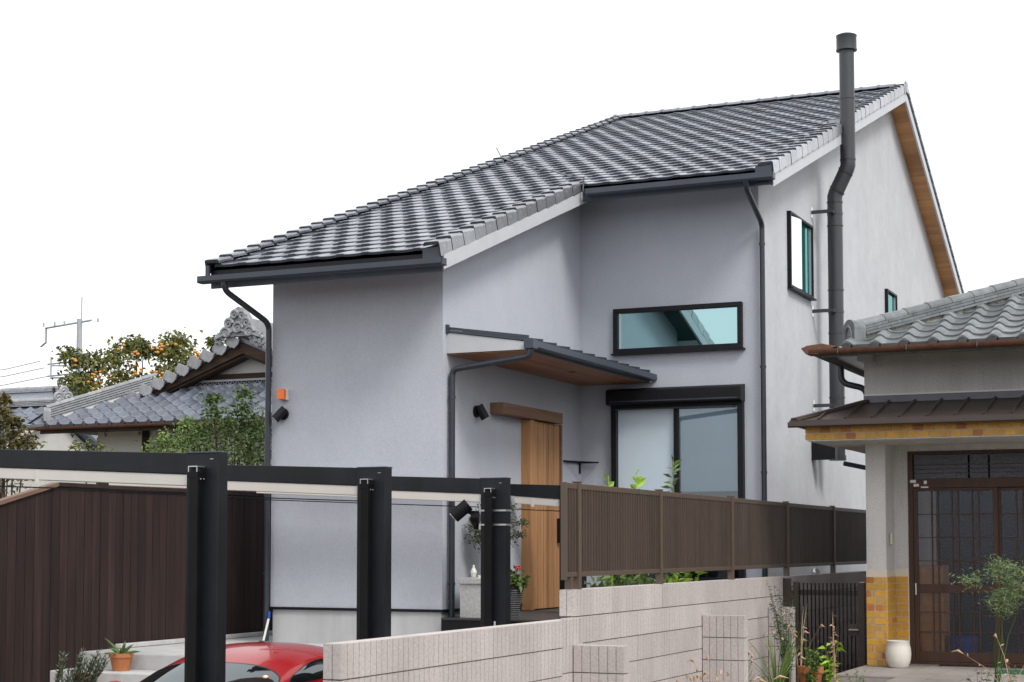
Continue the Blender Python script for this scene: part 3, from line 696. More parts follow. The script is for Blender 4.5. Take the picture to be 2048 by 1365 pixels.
MB().tube([(-7.561, 15.3595, .299), (-7.565, 15.358, .295)], .056, 20).build('lens', 'lamp_glass', parent=hd)
# ------------------------------------------------------------------ brown plank fence on the left
pf = thing('plank_fence', (-11.05, 15, -1.1), 'dark brown vertical board fence behind the red car', 'fence')
XF = -11.0; y = 10.6; bwid = .128
def ftop(y): return .60 if y > 13.35 else .60 - .245 * (13.35 - y)
while y < 22.5:
    zb = (TZ + .052 if y > 14.3 else (-1.4 if y > 13.2 else -2.15))
    y1 = y + bwid - .007; dx = rnd.uniform(-.003, .003)
    MB().prism([(y, zb), (y1, zb), (y1, ftop(y1)), (y, ftop(y))], 'x', XF - .022 + dx, XF + dx).build('plank', 'fence_wood', parent=pf)
    y += bwid
boxo('backing', 'black_trim', pf, XF - .05, XF - .027, 10.6, 22.5, -2.0, -.3)
MB().prism([(10.6, ftop(10.6)), (13.35, .60), (13.35, .64), (10.6, ftop(10.6) + .04)], 'x', XF - .06, XF + .03).build('cap_board', 'fence_cap', parent=pf)
boxo('cap_board', 'fence_wood', pf, XF - .06, XF + .03, 13.351, 22.5, .60, .64)
# ------------------------------------------------------------------ kawara tiles
def kawara_mesh(w, L, mats, cap=False, name='kawara_tile', amp=.030):
    N = 12; us = [w * i / N for i in range(N + 1)]; th = .024
    def h(u):
        t = u / w     # roll on the left third, pan on the right
        if t < .38: return .012 + amp * 1.25 * math.sin(math.pi * t / .38) ** .8 if t > 0 else .012
        return .012 - amp * .55 * math.sin(math.pi * (t - .38) / .62)
    rows = [(0, -th), (0, -.005), (.006, 0), (L, -.022)]
    vs = []; fs = []; n = N + 1
    for v, dz in rows: vs += [(u, v, h(u) + .024 + dz) for u in us]
    fs = [(r*n+i, r*n+i+1, (r+1)*n+i+1, (r+1)*n+i) for r in range(3) for i in range(N)]
    m = MB().add(vs, fs)
    if cap:
        k = len(m.v); cx, cz = w * .17, .018; q = 12
        m.add([(cx + .042 * math.cos(2*math.pi*j/q), -.014, cz + .042 * math.sin(2*math.pi*j/q)) for j in range(q)] + [(cx + .046 * math.cos(2*math.pi*j/q), .02, cz + .046 * math.sin(2*math.pi*j/q)) for j in range(q)],
              [tuple(range(q))] + [(j, (j+1) % q, q+(j+1) % q, q+j) for j in range(q)])
        m.add([(w*.38, -.004, -.012), (w, -.004, -.004), (w, -.004, .030), (w*.38, -.004, .030)], [(0, 1, 2, 3)])
    me = m.mesh(name, *mats, fix=False)
    for p in me.polygons: p.use_smooth = True
    me.set_sharp_from_angle(angle=R(38))
    return me
def slopeM(p, s): return Matrix.Translation(p) @ Matrix.Rotation(math.atan(s), 4, 'X')
def frame(d, up=Vector((0, 0, 1))):
    x = Vector(d).normalized(); y = up.cross(x).normalized(); z = x.cross(y)
    return Matrix(((x.x, y.x, z.x, 0), (x.y, y.y, z.y, 0), (x.z, y.z, z.z, 0), (0, 0, 0, 1)))
def halfcap(r0, r1, L, mats, name):
    m = MB(); q = 9; vs = []
    for x, r in ((0, r0), (.008, r0), (L, r1)):
        k = .93 if x == 0 else 1
        vs += [(x, math.cos(math.pi * j / q) * r * k, math.sin(math.pi * j / q) * r * .9 * k) for j in range(q + 1)]
    fs = [(a*(q+1)+j, a*(q+1)+j+1, (a+1)*(q+1)+j+1, (a+1)*(q+1)+j) for a in (0, 1) for j in range(q)] + [tuple(range(q+1)), tuple(range(3*q+2, 2*q+1, -1))]
    m.add(vs, fs); return m.mesh(name, *mats)
def ridge_stack(par, p0, d, length, mats, nl=3, w=.21, capr=.085, seg=.30, lh=.036, gap=.004):
    """courses of flat tiles with a row of half-round caps, running from p0 along d"""
    Fm = frame(d); dv = Vector(d).normalized(); upv = Fm.to_3x3() @ Vector((0, 0, 1))
    for l in range(nl):
        ww = w - .022 * l
        me = MB().box(0, seg - .004, -ww / 2, ww / 2, 0, lh - gap).mesh('ridge_course', *mats)
        s = -(l % 2) * seg / 2; 
        while s < length - .02:
            a = max(s, 0); k = (min(s + seg, length) - a) / seg
            if k > .05: inst('ridge_course', me, Matrix.Translation(Vector(p0) + dv * a + upv * (lh * l + rnd.uniform(-.001, .001))) @ Fm @ Matrix.Diagonal((k, 1 + rnd.uniform(-.02, .02), 1, 1)), par)
            s += seg
    MB().box(0, length, -w / 2 + .05, w / 2 - .05, 0, lh * nl + .01).xf(Matrix.Translation(Vector(p0)) @ Fm).build('ridge_core', 'old_wood', parent=par)
    me = halfcap(capr + .006, capr - .004, .30, mats, 'ridge_cap'); s = 0
    while s < length - .1:
        inst('ridge_cap', me, Matrix.Translation(Vector(p0) + dv * s + upv * (lh * nl + rnd.uniform(-.002, .002))) @ Fm, par); s += .275
# ------------------------------------------------------------------ old house on the right
RH = thing('old_house', (-1, 20, LOT), 'old house with wavy grey tile roof and yellow brick entrance', 'house')
HX, HY, FL = -3.68, 17.0, -1.21
MB().box(HX, 3.0, HY, 25, 1.05, 1.99).box(HX, HX + .2, HY, HY + .43, FL, 1.05).box(-3.50, 3.0, HY + .43, HY + .47, .98, 1.05).box(-3.50, -3.335, HY + .43, HY + .55, FL, .98).build('wall', 'plaster_grey', parent=RH)
MB().box(HX, HX + .14, HY + .43, 25, FL - .2, 1.05).build('wall', 'plaster_grey', parent=RH)
MB().box(HX - .003, 3.0, HY - .004, HY, 1.535, 1.55).build('drip_line', 'white_plastic', parent=RH)
MB().box(HX - .004, 3.0, HY - .025, HY - .004, 1.455, 1.534).build('flashing', 'flashing', parent=RH)
# entry floor
fl0 = MB().box(-3.72, 1.5, 15.62, HY + .43, LOT - .1, FL - .012).box(-3.15, 1.5, 15.1, 15.62, LOT - .1, FL - .012).build('porch_floor', 'grout', parent=RH)
for i in range(17):
    for j in range(12):
        x0 = -3.725 + i * .305; y0 = 15.095 + j * .195
        if y0 + .19 > HY + .42: continue
        if y0 < 15.6 and x0 < -3.16: continue
        inst('floor_tile', bpy.data.meshes.get('floor_tile') or MB().box(0, .297, 0, .188, -.012, 0).mesh('floor_tile', 'porch_tile'), Matrix.Translation((x0, y0, FL + rnd.uniform(-.001, .001))), RH)
for i in range(17):
    x0 = -3.725 + i * .305; yf = 15.61 if x0 < -3.16 else 15.088
    inst('riser_tile', bpy.data.meshes.get('riser_tile') or MB().box(0, .297, -.012, 0, -.2, -.016).mesh('riser_tile', 'porch_tile'), Matrix.Translation((x0, yf, FL)), RH)
# yellow brick facing
def bricks(x0, x1, z0, z1, put, bl=.205, bh=.0595, st=.0695, thin=True):
    rows = int((z1 - z0) / st)
    for r in range(rows):
        z = z0 + r * st; x = x0; k = r
        seqs = [[.085, .012, .075], [.11, .018, .018, .05], [.05, .018, .018, .11], [.13, .06]]
        while x < x1 - .008:
            if thin: w = seqs[r % 4][(k - r) % len(seqs[r % 4])]
            else: w = bl if not (x == x0 and r % 2) else bl * .5
            w = min(w, x1 - x)
            if x1 - (x + w) < .025: w = x1 - x
            put(x, x + w - .010, z, z + bh); x += w; k += 1
BYM = ['brick_yellow'] * 10 + ['brick_orange']
boxo('brick_bed', 'brick_grout', RH, HX - .004, HX + .204, HY - .004, HY + .43, FL, -.235)
boxo('brick_bed', 'brick_grout', RH, -3.49, -3.336, HY + .420, HY + .4295, FL, -.235)
bcol = MB
def bput(axis):
    def f(a, b, z0, z1):
        m = rnd.choice(BYM)
        if axis == 'f': boxo('brick', m, RH, a, b, HY - .012, HY - .0035, z0, z1)
        if axis == 's': boxo('brick', m, RH, HX + .2035, HX + .212, a, b, z0, z1)
        if axis == 'b': boxo('brick', m, RH, a, b, HY + .411, HY + .4205, z0, z1)
        if axis == 'e': boxo('brick', m, RH, a, b, 16.238, 16.2465, z0, z1)
        if axis == 'g': boxo('brick', m, RH, -4.108, -4.0995, a, b, z0, z1)
    return f
bricks(HX - .004, HX + .21, FL + .004, -.235, bput('f')); bricks(HY - .004, HY + .41, FL + .004, -.235, bput('s'), thin=False, bl=.215); bricks(HX + .215, -3.336, FL + .004, -.235, bput('b'), thin=False, bl=.11)
# entrance canopy: brick fascia + brown standing seam roof
boxo('canopy_beam', 'brick_grout', RH, -4.0995, 3.0, 16.2465, HY + .001, 1.052, 1.185)
boxo('canopy_beam', 'brick_grout', RH, -4.0995, HX - .001, HY + .0015, 20, 1.052, 1.185)
bricks(-4.105, -1.0, 1.052, 1.195, bput('e'), thin=False, bl=.101, bh=.058, st=.0665); bricks(16.24, 18.2, 1.052, 1.195, bput('g'), thin=False, bl=.215, bh=.058, st=.0665)
boxo('canopy_soffit', 'plaster_grey', RH, -4.09, 3.0, 16.25, HY + .43, 1.04, 1.051)
cr = MB(); zl, zh = 1.235, 1.47
cr.add([(-4.19, 16.12, zl), (3, 16.12, zl), (3, HY - .005, zh), (HX - .01, HY - .005, zh), (HX - .01, 20, zh), (-4.22, 20, zl)], [(0, 1, 2, 3), (0, 3, 4, 5)])
crf = cr.build('canopy_roof', 'metal_brown', parent=RH, fix=False)
d_ = Vector((0, HY - .005 - 16.12, zh - zl)); Fm = frame(d_)
for k in range(12):
    x = -3.95 + k * .263
    if x > -.6: break
    t0 = 0.; t1 = 1. if x > HX + .0 else (x + 4.22) / (HX + 4.21)
    p0 = Vector((x, 16.12, zl)) ; p1 = Vector((x, 16.12 + d_.y * t1, zl + d_.z * t1))
    MB().prism([(-.013, 0), (-.008, .022), (.008, .022), (.013, 0)], 'x', 0, (p1 - p0).length).xf(Matrix.Translation(p0) @ Fm).build('standing_seam', 'metal_brown', parent=crf)
dh = Vector((HX - .01 + 4.22, HY - .005 - 16.12, zh - zl)); 
MB().prism([(-.05, 0), (-.035, .03), (.035, .03), (.05, 0)], 'x', 0, dh.length).xf(Matrix.Translation((-4.19, 16.12, zl)) @ frame(dh)).build('hip_cap', 'metal_brown', parent=crf)
boxo('drip_edge', 'metal_brown', crf, -4.235, 3.0, 16.105, 16.125, zl - .045, zl + .004); boxo('drip_edge', 'metal_brown', crf, -4.235, -4.215, 16.126, 20, zl - .045, zl + .004)
MB().prism([(16.06, zl - .015), (16.06, zl - .055), (16.08, zl - .068), (16.104, zl - .068), (16.104, zl - .015), (16.098, zl - .015), (16.098, zl - .06), (16.068, zl - .05), (16.068, zl - .015)], 'x', -4.24, 3.0).build('gutter', 'metal_brown', parent=crf)
# main tiled roof with a hip
RX0, RY0, RZb, RS_ = -3.93, 16.12, 1.93, .385
rr = MB(); top = 6.0
rr.add([(RX0, RY0, RZb - .02), (5, RY0, RZb - .02), (5, RY0 + top, RZb - .02 + RS_ * top), (RX0 + top, RY0 + top, RZb - .02 + RS_ * top), (RX0, RY0 + 9, RZb - .02), (RX0 + top, RY0 + top + .2, RZb - .02 + RS_ * top)], [(0, 1, 2, 3), (0, 3, 5, 4)])
rof = rr.build('roof', 'kawara', parent=RH, fix=False)
kw, kg = .277, .235 * math.cos(math.atan(RS_))
kt = kawara_mesh(kw, .27, ['kawara']); kc = kawara_mesh(kw, .27, ['kawara'], cap=True, name='kawara_eave_tile')
for r in range(14):
    y = RY0 + .02 + r * kg
    x = RX0 + .22
    while x < -.9:
        if x + kw * .75 > RX0 + (y - RY0) + .12:
            inst('roof_tile' if r else 'eave_tile', kc if r == 0 else kt, slopeM((x, y + rnd.uniform(-.004, .004), RZb + RS_ * (y - RY0) + rnd.uniform(-.002, .002)), RS_), rof)
        x += kw
hd_ = Vector((1, 1, RS_)); hp = Vector((RX0 + .34, RY0 + .34, RZb + RS_ * .34 + .03))
ridge_stack(rof, hp, hd_, 4.2, ['kawara'], nl=3, lh=.03, capr=.075)
m = MB().box(0, 4.2, -.07, .075, -.13, 0).xf(Matrix.Translation(hp) @ frame(hd_)); m.build('ridge_plaster', 'plaster_rough', parent=rof)
# end ornament tile
on = MB(); arch = [(-.105, -.02)] + [(.105 * -math.cos(math.pi * j / 12) if True else 0, .14 + .10 * math.sin(math.pi * j / 12)) for j in range(13)] + [(.105, -.02)]
on.prism(arch, 'x', -.07, .06)
on.tube([(-.075, -.055, .02), (-.075, -.055, .10), (-.075, -.035, .15), (-.075, 0, .17), (-.075, .035, .15), (-.075, .055, .10), (-.075, .055, .02)], .012, 6)
Fo = frame(Vector((1, 1, 0)))
on.xf(Matrix.Translation((RX0 + .29, RY0 + .29, RZb + .075)) @ Fo @ Matrix.Scale(1.0, 4)).build('ridge_end_ornament', 'kawara', parent=rof, auto=35)
MB().box(-.13, .2, -.12, .12, -.02, .012).xf(Matrix.Translation((RX0 + .26, RY0 + .26, RZb + .06)) @ frame(hd_)).build('ornament_base', 'kawara_pale', parent=rof)
# eave board, soffit, rusty gutter
MB().add([(RX0, RY0 + .02, RZb - .06), (5, RY0 + .02, RZb - .06), (5, HY, RZb + .02), (RX0, HY, RZb + .02), (RX0, 22, RZb - .02), (HX, 22, RZb)], [(0, 1, 2, 3), (0, 3, 5, 4)]).build('eave_soffit', 'shade_board', parent=RH, fix=False)
boxo('eave_board', 'gutter_under', RH, RX0 + .02, 5, RY0 + .0, RY0 + .02, RZb - .075, RZb - .005)
def hgut(y0, z0, x0, x1, m, par, r=.052, n=9):
    o = MB(); sec = [(y0 + r * math.cos(math.pi + math.pi * j / n), z0 + r * math.sin(math.pi + math.pi * j / n)) for j in range(n + 1)]
    sec2 = [(y0 + (r - .005) * math.cos(math.pi + math.pi * j / n), z0 + (r - .005) * math.sin(math.pi + math.pi * j / n)) for j in range(n, -1, -1)]
    return o.prism(sec + sec2, 'x', x0, x1).build('gutter', m, parent=par, auto=40)
g_ = hgut(RY0 - .065, RZb - .005, RX0 - .08, 5, 'rust', RH)
for k in range(8):
    x = -3.72 + k * .66
    MB().tube([(x, RY0 - .122, RZb + .0), (x, RY0 - .118, RZb - .045), (x, RY0 - .07, RZb - .066), (x, RY0, RZb - .06)], .005, 6).build('gutter_hanger', 'gutter_under', parent=g_)
# left side gutter (seen end-on) and rusty corner piece
MB().prism([(RX0 - .10, RZb + .035), (RX0 - .16, RZb + .01), (RX0 - .11, RZb - .05), (RX0 + .0, RZb - .055), (RX0 + .2, RZb + .015), (RX0 + .05, RZb + .05)], 'y', RY0 - .10, RY0 + .10).build('gutter_corner', 'rust', parent=RH, bevel=.006)
MB().prism([(RX0 - .02, RZb), (RX0 - .03, RZb - .04), (RX0 - .06, RZb - .055), (RX0 - .10, RZb - .04), (RX0 - .11, RZb), (RX0 - .10, RZb), (RX0 - .09, RZb - .03), (RX0 - .06, RZb - .045), (RX0 - .035, RZb - .03), (RX0 - .03, RZb)], 'y', RY0 + .1, 22).build('gutter', 'gutter_under', parent=RH)
pipe([(RX0 - .06, 17.3, RZb - .05), (RX0 - .06, 17.3, RZb - .22), (HX - .04, 17.3, RZb - .29), (HX - .04, 17.3, RZb - .45)], .032, RH, 'pipe')
MB().tube([(-4.04, 17.6, .88), (HX - .0, 17.6, .80)], .025, 8).build('pipe_arm', 'pipe', parent=RH)
# corbel
boxo('corbel', 'plaster_grey', RH, HX - .03, HX + .12, HY - .18, HY - .001, 1.88, 1.94)
# intercom
boxo('intercom', 'cream_plastic', RH, -3.4735, -3.446, HY + .15, HY + .21, .02, .135, .004)
# lattice sliding door
dX0, dX1, dY = -3.335, -1.55, HY + .45
dt = MB(); dt.box(dX0, dX0 + .05, dY - .03, dY + .06, FL + .002, .98); dt.box(dX0 + .05, dX1, dY - .03, dY + .06, .60, .695); dt.box(dX0 + .05, dX1, dY - .03, dY + .06, .945, .98); dt.box(dX0 + .05, dX1, dY - .03, dY + .06, FL + .002, FL + .03)
dfo = dt.build('door_frame', 'door_brown', parent=RH, bevel=.003)
boxo('door_inside', 'dark_room', RH, dX0 + .05, dX1 + .5, dY + 1.3, dY + 1.32, FL, 1.0)
def leafdoor(x0, x1, yo):
    lf = MB(); z0, z1 = FL + .032, .598; y0, y1 = dY - .022 + yo, dY + .008 + yo
    lf.box(x0, x0 + .045, y0, y1, z0, z1); lf.box(x1 - .05, x1, y0, y1, z0, z1)
    lf.box(x0 + .045, x1 - .05, y0, y1, z1 - .03, z1); lf.box(x0 + .045, x1 - .05, y0, y1, z0, z0 + .10); lf.box(x0 + .045, x1 - .05, y0, y1, -.475, -.39)
    L_ = lf.build('sliding_door', 'door_brown', parent=RH, bevel=.003)
    a, b = x0 + .045, x1 - .05; wid = b - a; big, sm = wid * .178, wid * .0755
    xs = [a]; seq = [big, sm, big, sm, big, sm, big]; xs_cells = []; x = a; sc = wid / sum(seq)
    for q in seq: xs_cells.append((x, x + q * sc)); x += q * sc
    for zz0, zz1, nr in ((-.39, z1 - .03, 4), (z0 + .10, -.475, 3)):
        hgt = (zz1 - zz0) / nr
        for i, (xa, xb) in enumerate(xs_cells):
            if i: boxo('lattice_bar', 'door_brown', L_, xa - .007, xa + .007, y0 + .004, y1 - .004, zz0, zz1)
            for r in range(nr): boxo('pane', 'glass_pattern', L_, xa + (.007 if i else 0), xb - (.007 if i < 6 else 0), y0 + .016, y0 + .019, zz0 + r * hgt + (.005 if r else 0), zz0 + (r + 1) * hgt - (.005 if r < nr - 1 else 0))
        for r in range(1, nr): boxo('lattice_rail', 'door_brown', L_, a, b, y0 + .006, y1 - .006, zz0 + r * hgt - .005, zz0 + r * hgt + .005)
    boxo('door_pull', 'steel', L_, x0 + .01, x0 + .022, y0 - .004, y0 - .001, -.50, -.38); return L_
leafdoor(dX0 + .052, -2.435, 0.); leafdoor(-2.455, -1.56, .034)
for q, (xa, xb) in enumerate(((dX0 + .06, -2.72), (-2.71, -2.52), (-2.51, -1.6))): boxo('transom_pane', 'glass_dark_pattern', dfo, xa, xb - .01, dY + .01, dY + .013, .697, .943)
for z in (.75, .79, .835): boxo('transom_bar', 'door_brown', dfo, dX0 + .06, -1.6, dY + .0, dY + .009, z, z + .006)
for xa, za, w_, h_ in ((-3.31, .655, .06, .03), (-3.275, .615, .055, .03), (-3.20, .60, .075, .016), (-3.17, .64, .03, .035)):
    boxo('door_sticker', 'paper', dfo, xa, xa + w_, dY - .0325, dY - .0305, za, za + h_)
# things behind the patterned glass
tag(boxo('cabinet', 'amber_board', None, -3.27, -3.0, dY + .04, dY + .4, FL, -.20), 'orange brown cabinet behind the patterned glass of the lattice door', 'cabinet')
tag(MB().lathe([(.0, 0), (.12, 0), (.15, .28), (.155, .285), (.145, .29), (.14, .28), (.11, .02), (0, .02)], (-2.83, dY + .2, FL), 20).build('bucket', 'blue_plastic'), 'blue bucket behind the patterned glass of the lattice door', 'bucket')
# white ceramic jar
jar = MB().lathe([(0, 0), (.085, 0), (.098, .012), (.122, .08), (.128, .14), (.122, .20), (.108, .252), (.112, .258), (.112, .268), (.100, .27), (.094, .262), (.11, .2), (.11, .1), (.08, .03), (0, .02)], (-3.345, 16.86, FL), 28).build('ceramic_jar', 'ceramic', auto=50)
tag(jar, 'white round ceramic jar beside the yellow brick column', 'jar')
tag(boxo('door_mat', 'green_mat', None, -2.35, -1.7, 16.45, 16.85, FL + .001, FL + .012), 'green door mat on the tiled porch floor', 'mat')
# ------------------------------------------------------------------ metal gate between the wall and the brick column
gt = thing('metal_gate', (-4.15, 17.2, LOT), 'dark brown barred metal gate between block wall and brick column', 'gate')
boxo('post', 'metal_brown', gt, -4.597, -4.525, 17.17, 17.24, LOT, -.345, .004); boxo('post', 'metal_brown', gt, -3.815, -3.745, 17.17, 17.24, LOT, -.375, .004)
boxo('post_cap', 'metal_brown', gt, -4.599, -4.523, 17.168, 17.242, -.344, -.336); boxo('post_cap', 'steel', gt, -3.79, -3.743, 17.168, 17.242, -.374, -.368)
boxo('stile', 'metal_brown', gt, -4.495, -4.445, 17.18, 17.22, LOT + .08, -.37, .003)
for z, h in ((-.51, .055), (-1.27, .05)): boxo('rail', 'metal_brown', gt, -4.444, -3.82, 17.19, 17.215, z, z + h)
bm_ = MB().box(-.0065, .0065, -.006, .006, 0, .95).mesh('bar', 'steel_black')
for k in range(15): inst('bar', bm_, Matrix.Translation((-4.425 + k * .0415, 17.182, LOT + .09)), gt)
lt = boxo('latch_plate', 'metal_brown', gt, -3.92, -3.815, 17.165, 17.1745, -.92, -.80); boxo('latch_handle', 'steel', lt, -3.90, -3.80, 17.12, 17.164, -.862, -.85)
hg = boxo('hinge', 'metal_brown', gt, -4.524, -4.496, 17.19, 17.21, -.56, -.46)
tag(MB().lathe([(0, 0), (.045, 0), (.05, .01), (.05, .03), (.035, .055), (0, .065)], (-4.67, 18.85, -.315), 16).build('vent_cap', 'steel', auto=40), 'small round metal cap on the block wall under the fence', 'cap')
# ------------------------------------------------------------------ old house on the left, behind the plank fence
LH = thing('traditional_house', (-17.7, 30, -1.12), 'traditional house with blue grey tiled hip-and-gable roof and white gable', 'house')
EY, EZ, GY, LS = 25.5, 2.30, 27.1, .485
EXL, EXR = -21.75, -13.7
MB().box(EXL + .95, EXR - .8, EY + .95, 36, -1.12, 2.5).build('wall', 'plaster_white', parent=LH)
boxo('wall_base', 'old_wood', LH, EXL + .94, EXR - .79, EY + .93, EY + .949, -1.12, 1.36)
for x in (-19.72, -17.35): boxo('wall_post', 'old_wood', LH, x, x + .16, EY + .91, EY + .929, -1.12, 2.3)
top = GY - EY
sk = MB().add([(EXL, EY, EZ - .03), (EXR, EY, EZ - .03), (EXR - top, GY, EZ - .03 + LS * top), (EXL + top, GY, EZ - .03 + LS * top), (EXL, 37, EZ - .03), (EXL + top, 37, EZ - .03 + LS * top)], [(0, 1, 2, 3), (0, 3, 5, 4)]).build('skirt_roof', 'kawara_blue', parent=LH, fix=False)
kw2 = .30; kg2 = .262
kt2 = kawara_mesh(kw2, .31, ['kawara_blue'], name='kawara_blue_tile', amp=.045); kc2 = kawara_mesh(kw2, .31, ['kawara_blue'], True, name='kawara_blue_eave', amp=.045)
for r in range(7):
    y = EY + r * kg2 * math.cos(math.atan(LS)); x = EXL + .12
    while x < -15.6:
        if x + kw2 * .7 > EXL + (y - EY) + .08: inst('roof_tile' if r else 'eave_tile', kt2 if r else kc2, slopeM((x, y, EZ + LS * (y - EY) + rnd.uniform(-.003, .003)), LS), sk)
        x += kw2
hp = Vector((EXL + .3, EY + .3, EZ + LS * .3 + .06)); ridge_stack(sk, hp, Vector((1, 1, LS)), 2.1, ['kawara_pale'], nl=4, w=.22, capr=.07, lh=.045, gap=.013)
MB().box(0, 2.1, -.08, .08, -.13, 0).xf(Matrix.Translation(hp) @ frame(Vector((1, 1, LS)))).build('ridge_plaster', 'plaster_white', parent=sk)
arch = [(-.12, -.06)] + [(-.12 * math.cos(math.pi * j / 10), .12 + .10 * math.sin(math.pi * j / 10)) for j in range(11)] + [(.12, -.06)]
MB().prism(arch, 'x', -.08, .05).xf(Matrix.Translation((EXL + .27, EY + .27, EZ + .18)) @ frame(Vector((1, 1, 0)))).build('ridge_end_ornament', 'kawara_pale', parent=sk, auto=35)
MB().prism([(EXL - .12, EZ + .08), (EXL + .1, EZ - .02), (EXL + .45, EZ + .0), (EXL + .45, EZ + .05), (EXL + .1, EZ + .04)], 'y', EY - .06, EY + .2).build('corner_tile', 'kawara_blue', parent=sk)
hgut(EY - .06, EZ - .02, EXL + .05, EXR, 'rust', LH, r=.055)
boxo('eave_board', 'old_wood', LH, EXL + .3, EXR, EY + .02, EY + .06, EZ - .14, EZ - .03)
MB().add([(EXL + .1, EY + .05, EZ - .08), (EXR, EY + .05, EZ - .08), (EXR, EY + 1, EZ + .1), (EXL + .1, EY + 1, EZ + .1)], [(3, 2, 1, 0)]).build('eave_soffit', 'old_wood', parent=LH, fix=False)
for k in range(9):
    x = EXL + 1.1 + k * .78
    MB().tube([(x, EY + .02, EZ - .1), (x, EY - .04, EZ - .18), (x, EY - .01, EZ - .22), (x, EY + .03, EZ - .17)], .012, 6).build('gutter_hook', 'old_wood', parent=LH)
# ridge course at the foot of the gable
gz = EZ + LS * top
boxo('foot_course', 'kawara_pale', LH, EXL + top + .85, EXR - top, GY - .05, GY + .1, gz - .02, gz + .05); boxo('foot_course', 'kawara_pale', LH, EXL + top + .85, EXR - top, GY - .04, GY + .1, gz + .11, gz + .15)
boxo('foot_plaster', 'black_trim', LH, EXL + top + .8, EXR - top, GY - .0, GY + .1, gz + .05, gz + .11)
for k in range(30):
    x = EXL + top + .95 + k * .115
    inst('ring_tile', bpy.data.meshes.get('ring_tile') or MB().tube([(.04 * math.cos(math.pi * (1 + j / 8)), 0, .04 * math.sin(math.pi * (1 + j / 8))) for j in range(9)], .009, 5).mesh('ring_tile', 'kawara_pale'), Matrix.Translation((x, GY - .012, gz + .105)), LH)
# gable
AX, AZ, GS, HW = -17.68, 3.98, .43, 2.55
MB().prism([(AX - 1.0, gz + .25), (AX + 1.0, gz + .25), (AX + .3, AZ - .30), (AX - .3, AZ - .30)], 'y', GY + .09, GY + .13).build('gable_plaster', 'plaster_white', parent=LH)
MB().prism([(AX - 2.2, gz + .05), (AX + 2.2, gz + .05), (AX, AZ - .25)], 'y', GY + .14, GY + .3).build('gable_wall', 'old_wood', parent=LH)
boxo('gable_beam', 'old_wood', LH, AX - 1.6, AX + 1.6, GY + .02, GY + .09, gz + .16, gz + .26); boxo('gable_strut', 'old_wood', LH, AX - 1.28, AX - 1.12, GY + .03, GY + .088, gz + .26, gz + .6)
for sg in (-1, 1):
    def zz(x, d): return AZ - GS * abs(x - AX) - d
    xe = AX + sg * HW
    MB().prism([(AX, AZ - .30), (xe, zz(xe, .14)), (xe, zz(xe, .02)), (AX, AZ - .08)], 'y', GY - .32, GY - .24).build('barge_board', 'old_wood', parent=LH)
    MB().prism([(AX, AZ - .36), (AX + sg * 2.3, zz(AX + sg * 2.3, .20)), (AX + sg * 2.3, zz(AX + sg * 2.3, .14)), (AX, AZ - .31)], 'y', GY - .26, GY + .0).build('inner_barge', 'old_wood', parent=LH)
    up = MB().prism([(AX, AZ - .08), (xe, zz(xe, .06)), (xe, zz(xe, -.02)), (AX, AZ)], 'y', GY - .34, 36).build('upper_roof', 'kawara_blue', parent=LH)
    # scalloped verge tiles with round caps
    sc = MB(); pts = []
    for lx, lr in ((-.055, .045), (0.0, .055), (.06, .045)):
        pts += [(lx + lr * math.sin(a) * .8, -.10 - lr * math.cos(a)) for a in [R(q) for q in (-60, -20, 20, 60)]]
    sc.prism([(-.12, .03), (-.12, -.06)] + pts + [(.12, -.06), (.12, .03)], 'y', -.03, .0)
    sme = sc.mesh('verge_scallop', 'kawara_pale'); rme = MB().tube([(0, -.05, 0), (0, .35, 0)], .072, 14).mesh('verge_round', 'kawara_pale')
    for p in rme.polygons: p.use_smooth = len(p.vertices) == 4
    k = 0; x = .28
    while x < HW + .1 and (sg < 0 or x < 1.2):
        px = AX + sg * x; pz = zz(px, -.02)
        inst('verge_round', rme, Matrix.Translation((px, GY - .36, pz + .03)), up); inst('verge_scallop', sme, Matrix.Translation((px + .135, GY - .40, pz + .075)) @ Matrix.Rotation(-sg * .38, 4, 'Y') @ Matrix.Scale(1.15, 4), up); x += .285
# ridge-end demon tile with cloud scrolls
og = MB()
og.prism([(-.36, -.05), (-.30, .12), (-.22, .30), (-.12, .46), (0, .52), (.12, .46), (.22, .30), (.30, .12), (.36, -.05)], 'y', -.06, .10)
def spiral(cx, cz, r, turns, sg, rad):
    return [(cx + sg * r * (1 - t * .85) * math.cos(t * turns * 2 * math.pi), -.09, cz + r * (1 - t * .85) * math.sin(t * turns * 2 * math.pi)) for t in [i / 20 for i in range(21)]]
for cx, cz, r, sg in ((-.20, .20, .10, 1), (-.26, .02, .11, -1), (.20, .20, .10, -1), (.26, .02, .11, 1), (-.07, .36, .09, 1), (.10, .34, .09, -1), (0, .10, .12, 1)):
    og.tube(spiral(cx, cz, r, 1.6, sg, .03), [.034 - .0008 * i for i in range(21)], 7)
og.xf(Matrix.Translation((AX, GY - .42, AZ + .06))).build('ridge_demon_tile', 'kawara_pale', parent=LH, auto=35)
for sg in (-1, 1):
    MB().box(0, .52, -.1, .1, 0, .05).box(.02, .46, -.08, .08, .055, .10).xf(Matrix.Translation((AX, GY - .42, AZ + .13)) @ Matrix.Rotation(R(180 if sg < 0 else 0), 4, 'Z') @ Matrix.Rotation(R(18), 4, 'Y')).build('shoulder_tile', 'kawara_pale', parent=LH)
    bl = MB()
    for a in range(6): bl.tube([(.05 * math.cos(a), 0, .05 * math.sin(a)), (.09 * math.cos(a), -.04, .08 * math.sin(a)), (.05 * math.cos(a + .8), -.05, .05 * math.sin(a + .8))], .028, 6)
    bl.xf(Matrix.Translation((AX + sg * .44, GY - .42, AZ - .03))).build('carved_tile', 'kawara_pale', parent=LH, auto=40)
